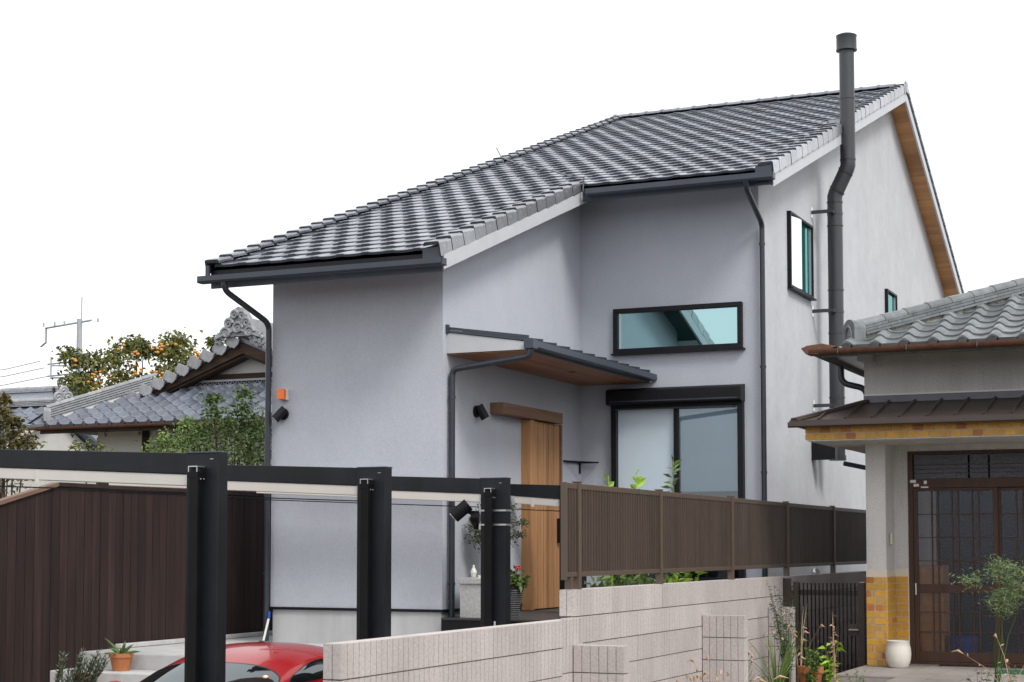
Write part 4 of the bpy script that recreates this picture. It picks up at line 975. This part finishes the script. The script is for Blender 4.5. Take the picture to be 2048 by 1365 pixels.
boxo('main_ridge', 'kawara_pale', LH, AX - .12, AX + .12, GY - .3, 36, AZ - .02, AZ + .38)
# ------------------------------------------------------------------ farther house at the left edge
FH = thing('distant_house', (-26, 30, -1.12), 'distant house with grey tiled gable roof and cream end wall', 'house')
FX, FYr, FZr, FS = -23.75, 28.85, 3.05, .52
def fz(y): return FZr - FS * abs(y - FYr)
MB().prism([(26.9, -1.12), (26.9, fz(26.9) - .12), (FYr, FZr - .12), (31.5, fz(31.5) - .12), (31.5, -1.12)], 'x', -33, FX - .25).build('wall', 'plaster_white', parent=FH)
fr0 = MB()
fr0.prism([(26.3, fz(26.3) - .08), (FYr, FZr - .08), (FYr, FZr), (26.3, fz(26.3))], 'x', -33, FX); fr0.prism([(FYr, FZr - .08), (32.2, fz(32.2) - .08), (32.2, fz(32.2)), (FYr, FZr)], 'x', -33, FX)
fro = fr0.build('roof', 'kawara_blue', parent=FH)
MB().prism([(26.3, fz(26.3) - .19), (FYr, FZr - .19), (FYr, FZr - .06), (26.3, fz(26.3) - .06)], 'x', FX - .03, FX + .012).build('barge_board', 'plaster_white', parent=FH)
for r in range(9):
    y = 26.3 + r * .29 * math.cos(math.atan(FS)); x = FX - .31
    for k in range(9): inst('roof_tile', kt2, slopeM((x - k * kw2, y, fz(y) + .02), FS), fro)
ridge_stack(fro, Vector((FX + .0, FYr, FZr)), Vector((-1, 0, 0)), 3.2, ['kawara_pale'], nl=3, w=.24, capr=.08, gap=.012)
og2 = MB()
for cx, cz, r, sg in ((-.12, .1, .12, 1), (.12, .12, .12, -1), (0, .25, .1, 1), (-.05, -.02, .11, -1)): og2.tube([(p[0], p[1] + .09, p[2]) for p in spiral(cx, cz, r, 1.5, sg, .03)], .035, 6)
og2.prism([(-.18, -.1), (-.12, .25), (.0, .32), (.12, .25), (.18, -.1)], 'y', .0, .08)
og2.xf(Matrix.Translation((FX + .12, FYr, FZr + .06)) @ Matrix.Rotation(R(70), 4, 'Z')).build('ridge_end_ornament', 'kawara_pale', parent=fro, auto=40)
f2 = MB().prism([(30.6, 3.2), (32, 3.75), (33.4, 3.2), (33.4, 3.1), (30.6, 3.1)], 'x', -36, -25.6)
FH2 = thing('distant_house', (-30, 32, -1.12), 'roof of another house above the distant tiled roof', 'house')
f2.build('roof', 'kawara_blue', parent=FH2); boxo('wall', 'plaster_white', FH2, -35.8, -25.9, 30.9, 33.1, -1.12, 3.1)
ridge_stack(FH2, Vector((-25.6, 32, 3.72)), Vector((-1, 0, 0)), 2.5, ['kawara_pale'], nl=2, w=.24, capr=.08)
# ------------------------------------------------------------------ utility pole
PX, PYy = -61.5, 76.4
up_ = thing('utility_pole', (PX, PYy, GZ), 'concrete utility pole with cross-arms rising above the orange fruit tree', 'pole')
MB().tube([(PX, PYy, GZ), (PX, PYy, 13.0)], [.24, .15], 14).build('pole_shaft', 'pole', parent=up_, auto=40)
MB().tube([(PX + .12, PYy, 12.3), (PX + .14, PYy, 14.3)], .035, 6).build('lightning_rod', 'pole', parent=up_)
MB().tube([(PX - 3.2, PYy + .9, 12.75), (PX + 1.0, PYy - .2, 12.85)], .06, 6).build('cross_arm', 'pole', parent=up_)
MB().tube([(PX - 3.15, PYy + .9, 12.7), (PX - 3.15, PYy + .9, 11.9), (PX - 3.6, PYy + 1, 11.7)], .06, 6).build('insulator', 'wire', parent=up_)
for dx, dz in ((.9, 12.83), (-3.0, 12.78), (-1.5, 12.80), (-2.2, 12.79)): MB().tube([(PX + dx, PYy + .5, dz), (PX + dx, PYy + .5, dz + .22)], .055, 6).build('insulator', 'pole', parent=up_)
for z in (10.6, 9.9): MB().tube([(PX - 2.9, PYy + .8, z), (PX, PYy, z + .0)], .05, 6).build('cross_arm', 'pole', parent=up_)
MB().tube([(PX - 2.5, PYy + .6, 9.7), (PX - 2.5, PYy + .6, 11.0)], .05, 6).build('arm_strut', 'pole', parent=up_)
MB().tube([(PX - 2.6, PYy + .7, 10.5), (PX - 1.2, PYy + .4, 10.4), (PX - .3, PYy + .1, 9.9)], .05, 6).build('arm_strut', 'pole', parent=up_); MB().tube([(PX - 2.6, PYy + .7, 9.8), (PX - 1.2, PYy + .4, 9.7), (PX - .3, PYy + .1, 9.1)], .06, 6).build('arm_strut', 'pole', parent=up_)
for i, (z, a) in enumerate(((10.3, 1), (9.9, 1.1), (9.4, 1.1), (8.4, 1.5))):
    tag(MB().tube([(PX - 2.8 + i * .3, PYy, z + (.4 if i < 3 else .2)), (PX - 4.5, PYy - 1, z - .1), (PX - 7, PYy - 3, z - .55 * a), (PX - 14, PYy - 8, z - .9 * a)], .03, 5).build('power_line', 'wire'), 'thin power line leaving the utility pole, ' + ['topmost', 'second from the top', 'third from the top', 'lowest'][i], 'wire', 'power lines at the pole')
# ------------------------------------------------------------------ small red coupe under the car-port
CXc, CY = -8.25, 10.5
car = thing('red_car', (CXc, CY + 2, GZ), 'glossy red coupe parked under the black car-port frames', 'car')
def lerp_tab(tab, y):
    if y <= tab[0][0]: return tab[0][1]
    for (a, va), (b, vb) in zip(tab, tab[1:]):
        if y <= b:
            t = (y - a) / (b - a); return va + (vb - va) * t
    return tab[-1][1]
def smooth_tab(tab, y, w=.12): return sum(lerp_tab(tab, y + d * w) for d in (-1, -.5, 0, .5, 1)) / 5
HOOD = [(0, .48), (.08, .60), (.35, .70), (.8, .79), (1.2, .88), (2.0, .90), (3.0, .93), (3.6, .92), (3.9, .82), (4.0, .60)]
HW_ = [(0, .55), (.1, .70), (.4, .80), (.9, .835), (2, .845), (3.2, .84), (3.7, .78), (4.0, .60)]
ROOF = [(.85, .84), (1.7, 1.205), (2.05, 1.31), (2.4, 1.34), (2.8, 1.31), (3.2, 1.21), (3.8, .90)]
WC = [(.85, .70), (1.6, .745), (2.6, .745), (3.3, .70), (3.8, .60)]
def cw(x, y, z): return (CXc + x, CY + y, GZ + z)
def loft(fn, ys, ts):
    m = MB(); n = len(ts); vs = [cw(*fn(y, t)) for y in ys for t in ts]
    return m.add(vs, [(i*n+j, i*n+j+1, (i+1)*n+j+1, (i+1)*n+j) for i in range(len(ys)-1) for j in range(n-1)])
def bodyf(y, t):
    w = smooth_tab(HW_, y); zt = smooth_tab(HOOD, y); a = t * math.pi * .5
    if abs(t) <= 1: return (w * math.copysign(abs(math.sin(a)) ** .7, t), y, .62 + (zt - .62) * max(0, math.cos(a)) ** .5) if zt > .62 else (w * math.copysign(abs(math.sin(a)) ** .7, t), y, zt - .05 * abs(t))
    k = abs(t) - 1; return (math.copysign(w * (1 - .10 * k * k), t), y, .62 - .42 * k if zt > .62 else (zt - .05) * (1 - k) + .2 * k)
ys = [.0, .03, .08, .15] + [.25 + .125 * i for i in range(28)] + [3.8, 3.88, 3.94, 3.98, 4.0]
ts = [-2 + .125 * i for i in range(33)]
bd = loft(bodyf, ys, ts); n_ = len(ts)
bd.f += [tuple(range(n_)), tuple(range(len(ys) * n_ - 1, (len(ys) - 1) * n_ - 1, -1))]; bd.mi += [0, 0]
body = bd.build('body', 'car_red', parent=car, auto=60)
def cabf(y, t):
    a = t * math.pi / 2; w = smooth_tab(WC, y); zb = .84; zt = max(zb + .004, smooth_tab(ROOF, y, .18))
    return (w * math.copysign(abs(math.sin(a)) ** .74, t), y, zb + (zt - zb) * max(0, math.cos(a)) ** .52)
loft(cabf, [.85 + .08 * i for i in range(38)], [-1 + i / 16 for i in range(33)]).build('roof', 'car_red', parent=car, auto=70)
def patch(yf, tf, off, name, m, par, nu=20, nv=12):
    mb = MB(); vs = []
    for i in range(nu + 1):
        for j in range(nv + 1):
            a = -1 + 2 * i / nu; b = -1 + 2 * j / nv
            y = yf(a, b); t = tf(a, b)
            p = Vector(cabf(y, t)); du = Vector(cabf(y, t + .004)) - Vector(cabf(y, t - .004)); dv = Vector(cabf(y + .004, t)) - Vector(cabf(y - .004, t))
            nn = du.cross(dv).normalized()
            if nn.z < 0: nn = -nn
            vs.append(cw(*(p + nn * off)))
    fs = [(i*(nv+1)+j, (i+1)*(nv+1)+j, (i+1)*(nv+1)+j+1, i*(nv+1)+j+1) for i in range(nu) for j in range(nv)]
    return mb.add(vs, fs).build(name, m, parent=par, smooth=True)
def rc(a, b, k=.35, pw=4): return a * (1 - k * max(0, abs(b)) ** pw * .25), b * (1 - k * abs(a) ** pw * .5)
def wind(y0, y1, t0b, t0t, grow):
    yf = lambda a, b: (y0 + y1) / 2 + rc(a, b)[1] * ((y1 - y0) / 2 + grow * .7)
    tf = lambda a, b: rc(a, b)[0] * ((t0b + t0t) / 2 + (t0t - t0b) / 2 * b + grow * .5)
    return yf, tf
patch(*wind(.98, 1.68, .84, .68, .03), .003, 'windscreen_seal', 'car_black', car); patch(*wind(.98, 1.68, .84, .68, 0), .006, 'windscreen', 'glass_car', car)
for sg in (-1, 1):
    def sw(g):
        yf = lambda a, b: 2.42 + rc(a, b, .8)[0] * (.70 + g) + (b * .1 * (-a)); tf = lambda a, b: sg * (.74 - rc(a, b, .8)[1] * (.125 + g * .3)); return yf, tf
    patch(*sw(.03), .003, 'window_seal', 'car_black', car); patch(*sw(0), .006, 'side_window', 'glass_car', car)
patch(lambda a, b: 3.28 + rc(a, b)[1] * .25, lambda a, b: rc(a, b)[0] * .55, .005, 'rear_window', 'glass_car', car)
patch(lambda a, b: 1.55 + .030 * b * math.sqrt(max(0, 1 - a * a / 2)), lambda a, b: .475 + .038 * a * math.sqrt(max(0, 1 - b * b / 2)), .009, 'sticker', 'terracotta', car, 8, 8)
patch(lambda a, b: 1.55 + .018 * b * math.sqrt(max(0, 1 - a * a / 2)), lambda a, b: .475 + .026 * a * math.sqrt(max(0, 1 - b * b / 2)), .011, 'sticker_centre', 'paper', car, 8, 8)
for sx in (-1, 1):
    for y in (.74, 3.22):
        c = Vector(cw(sx * .74, y, .31)); tw = []
        wh = MB().tube([c + Vector((-.09, 0, 0)), c + Vector((-.085, 0, 0)), c + Vector((.085, 0, 0)), c + Vector((.09, 0, 0))], [.27, .305, .305, .27], 28).build('wheel', 'rubber', parent=car, auto=40)
        MB().tube([c + Vector((sx * .088, 0, 0)), c + Vector((sx * .098, 0, 0))], [.2, .17], 20).build('rim', 'rim', parent=wh)
        MB().tube([Vector(cw(sx * .70, y, .33)), Vector(cw(sx * .855, y, .33))], .345, 28).build('wheel_arch', 'car_black', parent=car, auto=40)
    MB().lathe([(0, 0), (.09, .01), (.11, .06), (.06, .11), (0, .12)], cw(sx * .56, .12, .56), 16).build('headlight', 'lamp_glass', parent=car, auto=50)
    MB().tube([cw(sx * .74, 1.45, .93), cw(sx * .84, 1.43, .97)], .02, 8).build('mirror_arm', 'car_black', parent=car)
    MB().lathe([(0, 0), (.06, .015), (.075, .06), (.055, .11), (0, .125)], cw(sx * .90, 1.42, .91), 14).build('mirror', 'car_red', parent=car, auto=60)
MB().box(*[CXc - .35, CXc + .35], CY - .012, CY + .05, GZ + .26, GZ + .40).build('grille', 'car_black', parent=car)
# ------------------------------------------------------------------ plants
def unit():
    while True:
        v = Vector((rnd.uniform(-1, 1), rnd.uniform(-1, 1), rnd.uniform(-1, 1)))
        if .05 < v.length < 1: return v.normalized()
def leafq(mb, p, d, L, w, fold=.25, droop=0.):
    d = Vector(d).normalized(); s = d.cross(unit()).normalized(); nrm = d.cross(s)
    m = Vector(p) + d * L * .45; tip = Vector(p) + d * L - Vector((0, 0, droop * L))
    mb.add([p, m + s * w / 2 + nrm * fold * w, tip, m - s * w / 2 + nrm * fold * w], [(0, 1, 2), (0, 2, 3)])
def clumps(mb, centres, n, sig, L, w, droop=.2, flat=.7, upb=.1):
    for _ in range(n):
        c = rnd.choice(centres); s = sig * (c[3] if len(c) > 3 else 1)
        p = Vector((c[0] + rnd.gauss(0, s), c[1] + rnd.gauss(0, s), c[2] + rnd.gauss(0, s * flat)))
        d = unit(); d.z = d.z * .7 + upb
        leafq(mb, p, d, L * rnd.uniform(.6, 1.25), w * rnd.uniform(.7, 1.2), droop=droop)
CAMYAW = R(24.2); CP = R(3.5); FP = 3333.; PRW = 889.15
def at_y(px, py, Y):
    cx, cy = (px - 1024) / FP, -(py - PRW) / FP; c, s, cp, sp = math.cos(CAMYAW), math.sin(CAMYAW), math.cos(CP), math.sin(CP)
    d = Vector((c * cx + s * sp * cy - s * cp, s * cx - c * sp * cy + c * cp, cp * cy + sp)); return d * (Y / d.y)
# persimmon tree
TY = 31.
pt = thing('persimmon_tree', (-23.4, TY, -1.12), 'leafy tree full of orange fruit behind the traditional house', 'tree')
cs = []
for px, py, k in ((190, 728, 1), (158, 755, .9), (228, 712, 1), (272, 688, .7), (250, 752, 1.1), (205, 790, 1), (330, 705, .9), (362, 690, .8), (388, 718, .9), (350, 742, 1), (410, 745, .9), (305, 765, 1), (434, 692, .4), (150, 715, .7), (275, 700, .6), (175, 775, 1), (160, 815, 1), (230, 800, 1.1), (360, 760, 1)):
    for _ in range(2):
        v = at_y(px + rnd.uniform(-12, 12), py + rnd.uniform(-8, 8), TY + rnd.uniform(-.9, .9)); cs.append((v.x, v.y, v.z, k))
cr_ = MB(); clumps(cr_, cs, 5600, .19, .14, .08, droop=.35); cr_.build('crown', 'leaf_persimmon', parent=pt, fix=False)
tk = MB(); base = Vector((-23.4, TY, -1.12)); fork = Vector((-23.3, TY, 1.9)); tk.tube([base, base.lerp(fork, .5) + Vector((.08, 0, 0)), fork], [.16, .13, .11], 10)
for c in cs[::2]:
    e = Vector(c[:3]); m_ = fork.lerp(e, .5) + Vector((0, 0, -.12)); tk.tube([fork, m_, e], [.05, .03, .008], 6)
tk.build('trunk', 'bark', parent=pt, auto=60)
fm = MB().lathe([(0, -.033), (.022, -.028), (.037, -.01), (.039, .008), (.028, .026), (.008, .032), (0, .03)], (0, 0, 0), 10).mesh('fruit', 'persimmon', smooth=True)
fcl = [(148, 708), (150, 728), (160, 722), (135, 718), (243, 700), (270, 705), (200, 745), (205, 760), (220, 735), (215, 765), (198, 770), (245, 770), (235, 775), (250, 768), (290, 745), (305, 740), (270, 742), (318, 690), (315, 700), (375, 720), (380, 725), (345, 690), (395, 705), (335, 752), (195, 748), (218, 755)]
for i in range(66):
    px, py = rnd.choice(fcl); v = at_y(px + rnd.gauss(0, 8), py + rnd.gauss(0, 6), TY - .9 + rnd.uniform(-.3, .5))
    inst('fruit', fm, Matrix.Translation(v) @ Matrix.Scale(rnd.uniform(.8, 1.08), 4), pt)
# shrubs behind the plank fence
def shrub(name, base, cts, n, sig, L, w, m, label, stems=10, cat='shrub', droop=.15, stem_m='bark', sr=1.):
    t = thing(name, base, label, cat); mb = MB(); clumps(mb, cts, n, sig, L, w, droop=droop, upb=.25); mb.build('foliage', m, parent=t, fix=False)
    st = MB(); b = Vector(base)
    for c in rnd.sample(cts, min(stems, len(cts))):
        e = Vector(c[:3]); st.tube([b + Vector((rnd.uniform(-.04, .04), rnd.uniform(-.04, .04), 0)), b.lerp(e, .5) + Vector((rnd.uniform(-.05, .05), rnd.uniform(-.05, .05), .05)), e], [.02 * sr, .014 * sr, .005 * sr], 6)
    st.build('stem', stem_m, parent=t); return t
def pxc(lst, Y, dy=.5): 
    out = []
    for px, py, k in lst: v = at_y(px, py, Y + rnd.uniform(-dy, dy)); out.append((v.x, v.y, v.z, k))
    return out
big = pxc([(490, 790, .5), (485, 815, .6), (480, 835, .9), (500, 850, 1), (450, 860, 1), (425, 800, .4), (428, 825, .5), (432, 850, .8), (470, 875, 1.2), (510, 880, 1.1), (440, 890, 1.2), (500, 905, 1.3), (470, 915, 1.3), (425, 915, 1), (525, 860, .8), (520, 920, 1), (520, 905, 1.2), (405, 880, .9), (455, 940, 1.2), (500, 940, 1.2), (420, 945, 1)], 20.4)
shrub('evergreen_shrub', (-13.6, 20.4, -1.12), big, 2700, .16, .085, .038, 'leaf_green', 'tall bright green shrub between plank fence and grey house', 14)
low = pxc([(330, 885, .8), (365, 875, 1), (395, 870, .8), (350, 905, 1.2), (315, 905, .8), (385, 900, 1.2), (340, 925, 1.2), (375, 850, .4), (400, 930, 1)], 20.9)
shrub('evergreen_shrub', (-14.8, 20.9, -1.12), low, 1500, .14, .08, .036, 'leaf_weed', 'low loose green shrub under the eave of the traditional house', 8)
nan = pxc([(5, 880, 1.1), (30, 875, .8), (20, 895, 1.2), (50, 890, .6), (0, 850, .6), (8, 800, .25), (6, 825, .35), (10, 900, 1.2), (28, 845, .3), (10, 930, 1.2), (30, 950, 1.2)], 16.4, .4)
shrub('nandina_shrub', (-14.3, 16.4, -1.12), nan, 1700, .13, .085, .032, 'leaf_red', 'reddish green shrub above the sloping fence cap', 7)
nan2 = pxc([(150, 895, .35), (175, 892, .35), (200, 893, .4), (162, 905, .6), (190, 908, .7)], 18.5, .2)
shrub('nandina_shrub', (-13.9, 18.5, -1.12), nan2, 160, .12, .08, .03, 'leaf_persimmon', 'small yellowing shrub tips just above the first car-port beam', 4)
# planting bed sprouts behind the slat fence
def sprout(base, top, n, L, w, m, label):
    t = thing('leafy_plant', base, label, 'plant', 'sprouts above the slat fence'); b, e = Vector(base), Vector(top); st = MB().tube([b, b.lerp(e, .5) + Vector((.03, .02, 0)), e], [.009, .007, .003], 6)
    st.build('stem', m, parent=t); mb = MB()
    for i in range(n):
        k = .72 + .28 * i / n; p = b.lerp(e, k); d = unit(); d.z = abs(d.z) * .6 + .25; leafq(mb, p, d, L * rnd.uniform(.7, 1.2), w, .15, .15)
    mb.build('foliage', m, parent=t, fix=False)
sprout((-5.0, 13.1, TZ), (-5.02, 13.15, .60), 14, .10, .055, 'leaf_bright', 'yellow-green sprout above the fence nearest the wooden door')
sprout((-5.0, 13.75, TZ), (-5.0, 13.78, .64), 20, .10, .055, 'leaf_bright', 'yellow-green sprout above the fence left of the window')
sprout((-5.0, 14.75, TZ), (-5.0, 14.78, .80), 26, .13, .035, 'leaf_weed', 'slender green shoot above the fence before the window mullion')
for i, (py0, py1, n, m, lb) in enumerate(((13.2, 14.2, 240, 'leaf_weed', 'low green plants showing under the first fence panel'), (14.2, 15.3, 160, 'leaf_bright', 'low yellow-green plants showing under the second fence panel'))):
    cts = [(-5.0 + rnd.uniform(-.15, .1), rnd.uniform(py0, py1), -.42 + rnd.uniform(-.1, .16), 1) for _ in range(10)]
    shrub('garden_plant', (-5.0, (py0 + py1) / 2, TZ), cts, n, .09, .13, .055, m, lb, 6, 'plant', stem_m='leaf_green')
# olive tree in a pot, pedestal, geranium
ol = [(-7.62 + rnd.gauss(0, .12), 16.5 + rnd.gauss(0, .1), .20 + rnd.gauss(0, .13), 1) for _ in range(20)] + [(-7.84, 16.45, .22, .6), (-7.78, 16.4, .07, .7), (-7.80, 16.4, .30, .6), (-7.3, 16.5, .25, .6), (-7.32, 16.5, .12, .5), (-7.7, 16.45, -.03, .6)]
shrub('olive_tree', (-7.56, 16.52, -.5), ol, 2000, .06, .05, .018, 'leaf_olive', 'small potted olive tree behind the car-port post with floodlight', 12, 'tree', sr=.45)
tag(MB().lathe([(0, 0), (.11, 0), (.15, .25), (.16, .25), (.16, .27), (.14, .27), (.13, .24), (0, .24)], (-7.56, 16.52, -.757), 20).build('plant_pot', 'pot_grey', auto=40), 'dark pot holding the small olive tree', 'pot')
pd = thing('stone_pedestal', (-7.6, 16.1, -.757), 'speckled pale granite pedestal at the house entrance', 'pedestal')
boxo('pedestal_block', 'granite', pd, -7.775, -7.45, 15.95, 16.25, -.757, -.40, .006); boxo('pedestal_cap', 'granite', pd, -7.80, -7.425, 15.925, 16.275, -.3995, -.335, .008)
fg = MB().lathe([(0, 0), (.022, .005), (.036, .055), (.03, .08), (.012, .11), (.014, .125), (0, .14)], (-7.66, 16.05, -.335), 10).build('figurine', 'white_plastic', auto=20)
tag(fg, 'small white figurine standing on the granite pedestal', 'figurine')
tag(MB().lathe([(0, 0), (.016, 0), (.02, .03), (.017, .03), (.014, .004), (0, .004)], (-7.585, 16.03, -.335), 12).build('cup', 'white_plastic'), 'tiny white cup beside the figurine on the pedestal', 'cup')
pr_ = []
for i in range(13): pr_ += [(.075 + .055 * i / 12 + .006, .005 + i * .023), (.075 + .055 * i / 12 - .004, .016 + i * .023)]
tag(MB().lathe([(0, 0)] + pr_ + [(.14, .305), (.125, .305), (.12, .26), (0, .26)], (-7.385, 16.42, -.757), 22).build('plant_pot', 'pot_grey', auto=25), 'tall dark grooved pot left of the wooden door', 'pot')
ge = [(-7.385 + rnd.gauss(0, .06), 16.42 + rnd.gauss(0, .06), -.38 + rnd.gauss(0, .05), 1) for _ in range(8)]
gr = shrub('geranium', (-7.385, 16.42, -.50), ge, 130, .04, .07, .05, 'leaf_green', 'red-flowered geranium in the grooved pot', 6, 'plant', stem_m='leaf_green')
fl_ = MB()
for _ in range(14): q = unit() * .028; fl_.lathe([(0, -.01), (.012, 0), (0, .01)], (-7.30 + q.x, 16.40 + q.y, -.235 + q.z), 6)
fl_.build('flower', 'red_flower', parent=gr); MB().tube([(-7.36, 16.41, -.40), (-7.30, 16.40, -.24)], .005, 5).build('flower_stalk', 'leaf_green', parent=gr)
# pots and plants on the left steps
def claypot(x, y, z, r, h, label):
    t = MB().lathe([(0, 0), (r * .66, 0), (r * .90, h * .74), (r * .92, h * .76), (r, h * .77), (r * 1.02, h), (r * .9, h), (r * .85, h * .82), (0, h * .82)], (x, y, z), 24).build('plant_pot', 'terracotta', auto=30)
    return tag(t, label, 'pot', 'terracotta pots')
claypot(-10.33, 13.55, -1.23, .122, .175, 'terracotta pot holding the aloe on the concrete step')
av = thing('aloe', (-10.33, 13.55, -1.08), 'green aloe with thick pointed leaves in terracotta pot', 'plant'); 
for i in range(13):
    a = i * 2.4 + rnd.uniform(-.2, .2); l = rnd.uniform(.16, .26); upk = rnd.uniform(.5, 1.5) if i > 4 else rnd.uniform(.1, .3); d = Vector((math.cos(a), math.sin(a), upk)).normalized(); b = Vector((-10.33, 13.55, -1.09)); e = b + d * l
    MB().tube([b, b.lerp(e, .4) + Vector((0, 0, .015)), b.lerp(e, .75) + Vector((0, 0, .01)), e], [.018, .017, .011, .001], 6).build('leaf', 'leaf_aloe', parent=av, auto=60)
claypot(-10.47, 13.12, -1.45, .09, .215, 'small terracotta pot among the rosemary by the concrete step')
rb = [(*at_y(rnd.uniform(118, 218), rnd.uniform(1308, 1352), 13.0 + rnd.uniform(-.15, .1)), 1) for _ in range(30)]
rt_ = thing('rosemary', (-10.75, 12.95, -1.5), 'grey-green rosemary bush at the foot of the plank fence', 'shrub'); mb = MB(); st = MB()
for c in rb:
    b = Vector((-10.75 + (c[0] + 10.75) * .6, 12.95, -1.5)); e = Vector(c[:3]) + Vector((0, 0, .05)); st.tube([b, e], [.006, .003], 5)
    for i in range(46):
        p = b.lerp(e, .25 + .75 * i / 46); d = unit(); d.z = abs(d.z) + .3; leafq(mb, p, d, .05, .013, .1)
mb.build('foliage', 'leaf_grey', parent=rt_, fix=False); st.build('stem', 'bark', parent=rt_)
# weeds in front of the gate and the old house
def weed(base, n, h, spread, m, label, leafy=0, bl=.012, heads=0, name='weed', bend=.3, L=.07, w=.03):
    t = thing(name, base, label, 'plant', 'weeds on the neighbouring lot'); mb = MB(); b = Vector(base); hd = MB()
    for i in range(n):
        a = rnd.uniform(0, 6.28); d = Vector((math.cos(a), math.sin(a), 0)) * rnd.uniform(.1, 1) * spread; hh = h * rnd.uniform(.55, 1.05)
        p = [b + d * .15 + d * (k / 4) ** (1 + bend * 3) + Vector((0, 0, hh * (k / 4) * (1 - .12 * bend * (k / 4) ** 2))) for k in range(5)]
        mb.tube(p, [bl * .5, bl * .45, bl * .35, bl * .25, bl * .08], 4, caps=False)
        for q in range(leafy):
            k = rnd.uniform(.2, 1) * 3.99; i0 = int(k); pp = p[i0].lerp(p[i0+1], k - i0); dd = unit(); dd.z = dd.z * .5 + .25; leafq(mb, pp, dd, L * rnd.uniform(.6, 1.2), w, .15, .3)
        if heads and rnd.random() < heads: hd.tube([p[4], p[4] + Vector((d.x * .12, d.y * .12, .025)), p[4] + Vector((d.x * .3, d.y * .3, .01))], [.004, .011, .002], 6)
    mb.build('foliage', m, parent=t, fix=False)
    if hd.v: stuff(hd.build('seed_head', 'straw', parent=t))
    return t
weed((-4.33, 16.3, LOT), 22, 1.08, .22, 'leaf_dark', 'tall feathery dark green weed in front of the gate hinge', 34, .008, L=.045, w=.006)
weed((-4.25, 15.6, LOT), 34, .62, .30, 'leaf_weed', 'thick clump of green grass at the foot of the end buttress', 0, .013, .3)
weed((-4.0, 15.9, LOT), 16, .50, .12, 'leaf_weed', 'leafy green weed in the clay pot by the gate', 26, .008, L=.06, w=.02)
claypot(-4.02, 16.0, LOT, .125, .26, 'weathered terracotta pot full of weeds by the gate')
weed((-4.15, 16.1, LOT), 5, .95, .34, 'straw', 'dry straw grass stalks arching before the gate', 0, .010, .8, bend=.5)
weed((-3.72, 15.6, LOT), 4, .66, .07, 'leaf_bright', 'bright green broad-leaved weed beside the porch step', 16, .010, L=.10, w=.035)
weed((-3.62, 15.3, LOT), 3, .80, .03, 'straw', 'reddish dry seed stalk standing before the gate', 22, .018, L=.05, w=.02, bend=.1)
weed((-3.42, 15.3, LOT), 6, .34, .10, 'feather', 'small pale weed at the corner of the porch step', 20, .006, L=.035, w=.012)
weed((-4.38, 14.9, LOT), 30, .45, .26, 'leaf_weed', 'low grass tuft between the two ribbed buttresses', 0, .010, .5)
weed((-4.4, 13.4, LOT), 16, .40, .25, 'straw', 'pale foxtail grass before the tall buttress', 0, .007, .9)
weed((-3.9, 12.6, LOT), 8, .52, .4, 'straw', 'few foxtail stalks near the short buttress', 0, .006, 1.)
fs_ = [(-2.02 + rnd.gauss(0, .12), 14.95 + rnd.gauss(0, .12), -.36 + rnd.gauss(0, .11), 1) for _ in range(22)] + [(-2.06, 14.95, -.52, .7), (-2.05, 14.95, -.58, .5), (-2.1, 14.95, -.18, .6)]
shrub('feathery_weed', (-2.14, 14.95, LOT), fs_, 2600, .055, .045, .010, 'feather', 'tall feathery green weed in front of the lattice door', 5, 'plant', stem_m='leaf_dark', sr=.35)
weed((-1.95, 14.6, LOT), 4, .75, .50, 'straw', 'arching dry stalks crossing before the lattice door', 6, .012, .6, bend=.6, L=.05, w=.015)
weed((-2.25, 14.8, LOT), 5, .50, .12, 'leaf_dark', 'thin dark weed at the foot of the feathery weed', 14, .006, L=.05, w=.008)
weed((-1.98, 14.5, LOT), 7, .46, .10, 'feather', 'pale tufted weed beside the green door mat', 18, .006, L=.05, w=.014)
# ------------------------------------------------------------------ lift everything so that the car-port floor is at 0
for o in list(COL.objects):
    if o.parent is None and o.type in {'MESH', 'EMPTY'}: o.location.z += LIFT
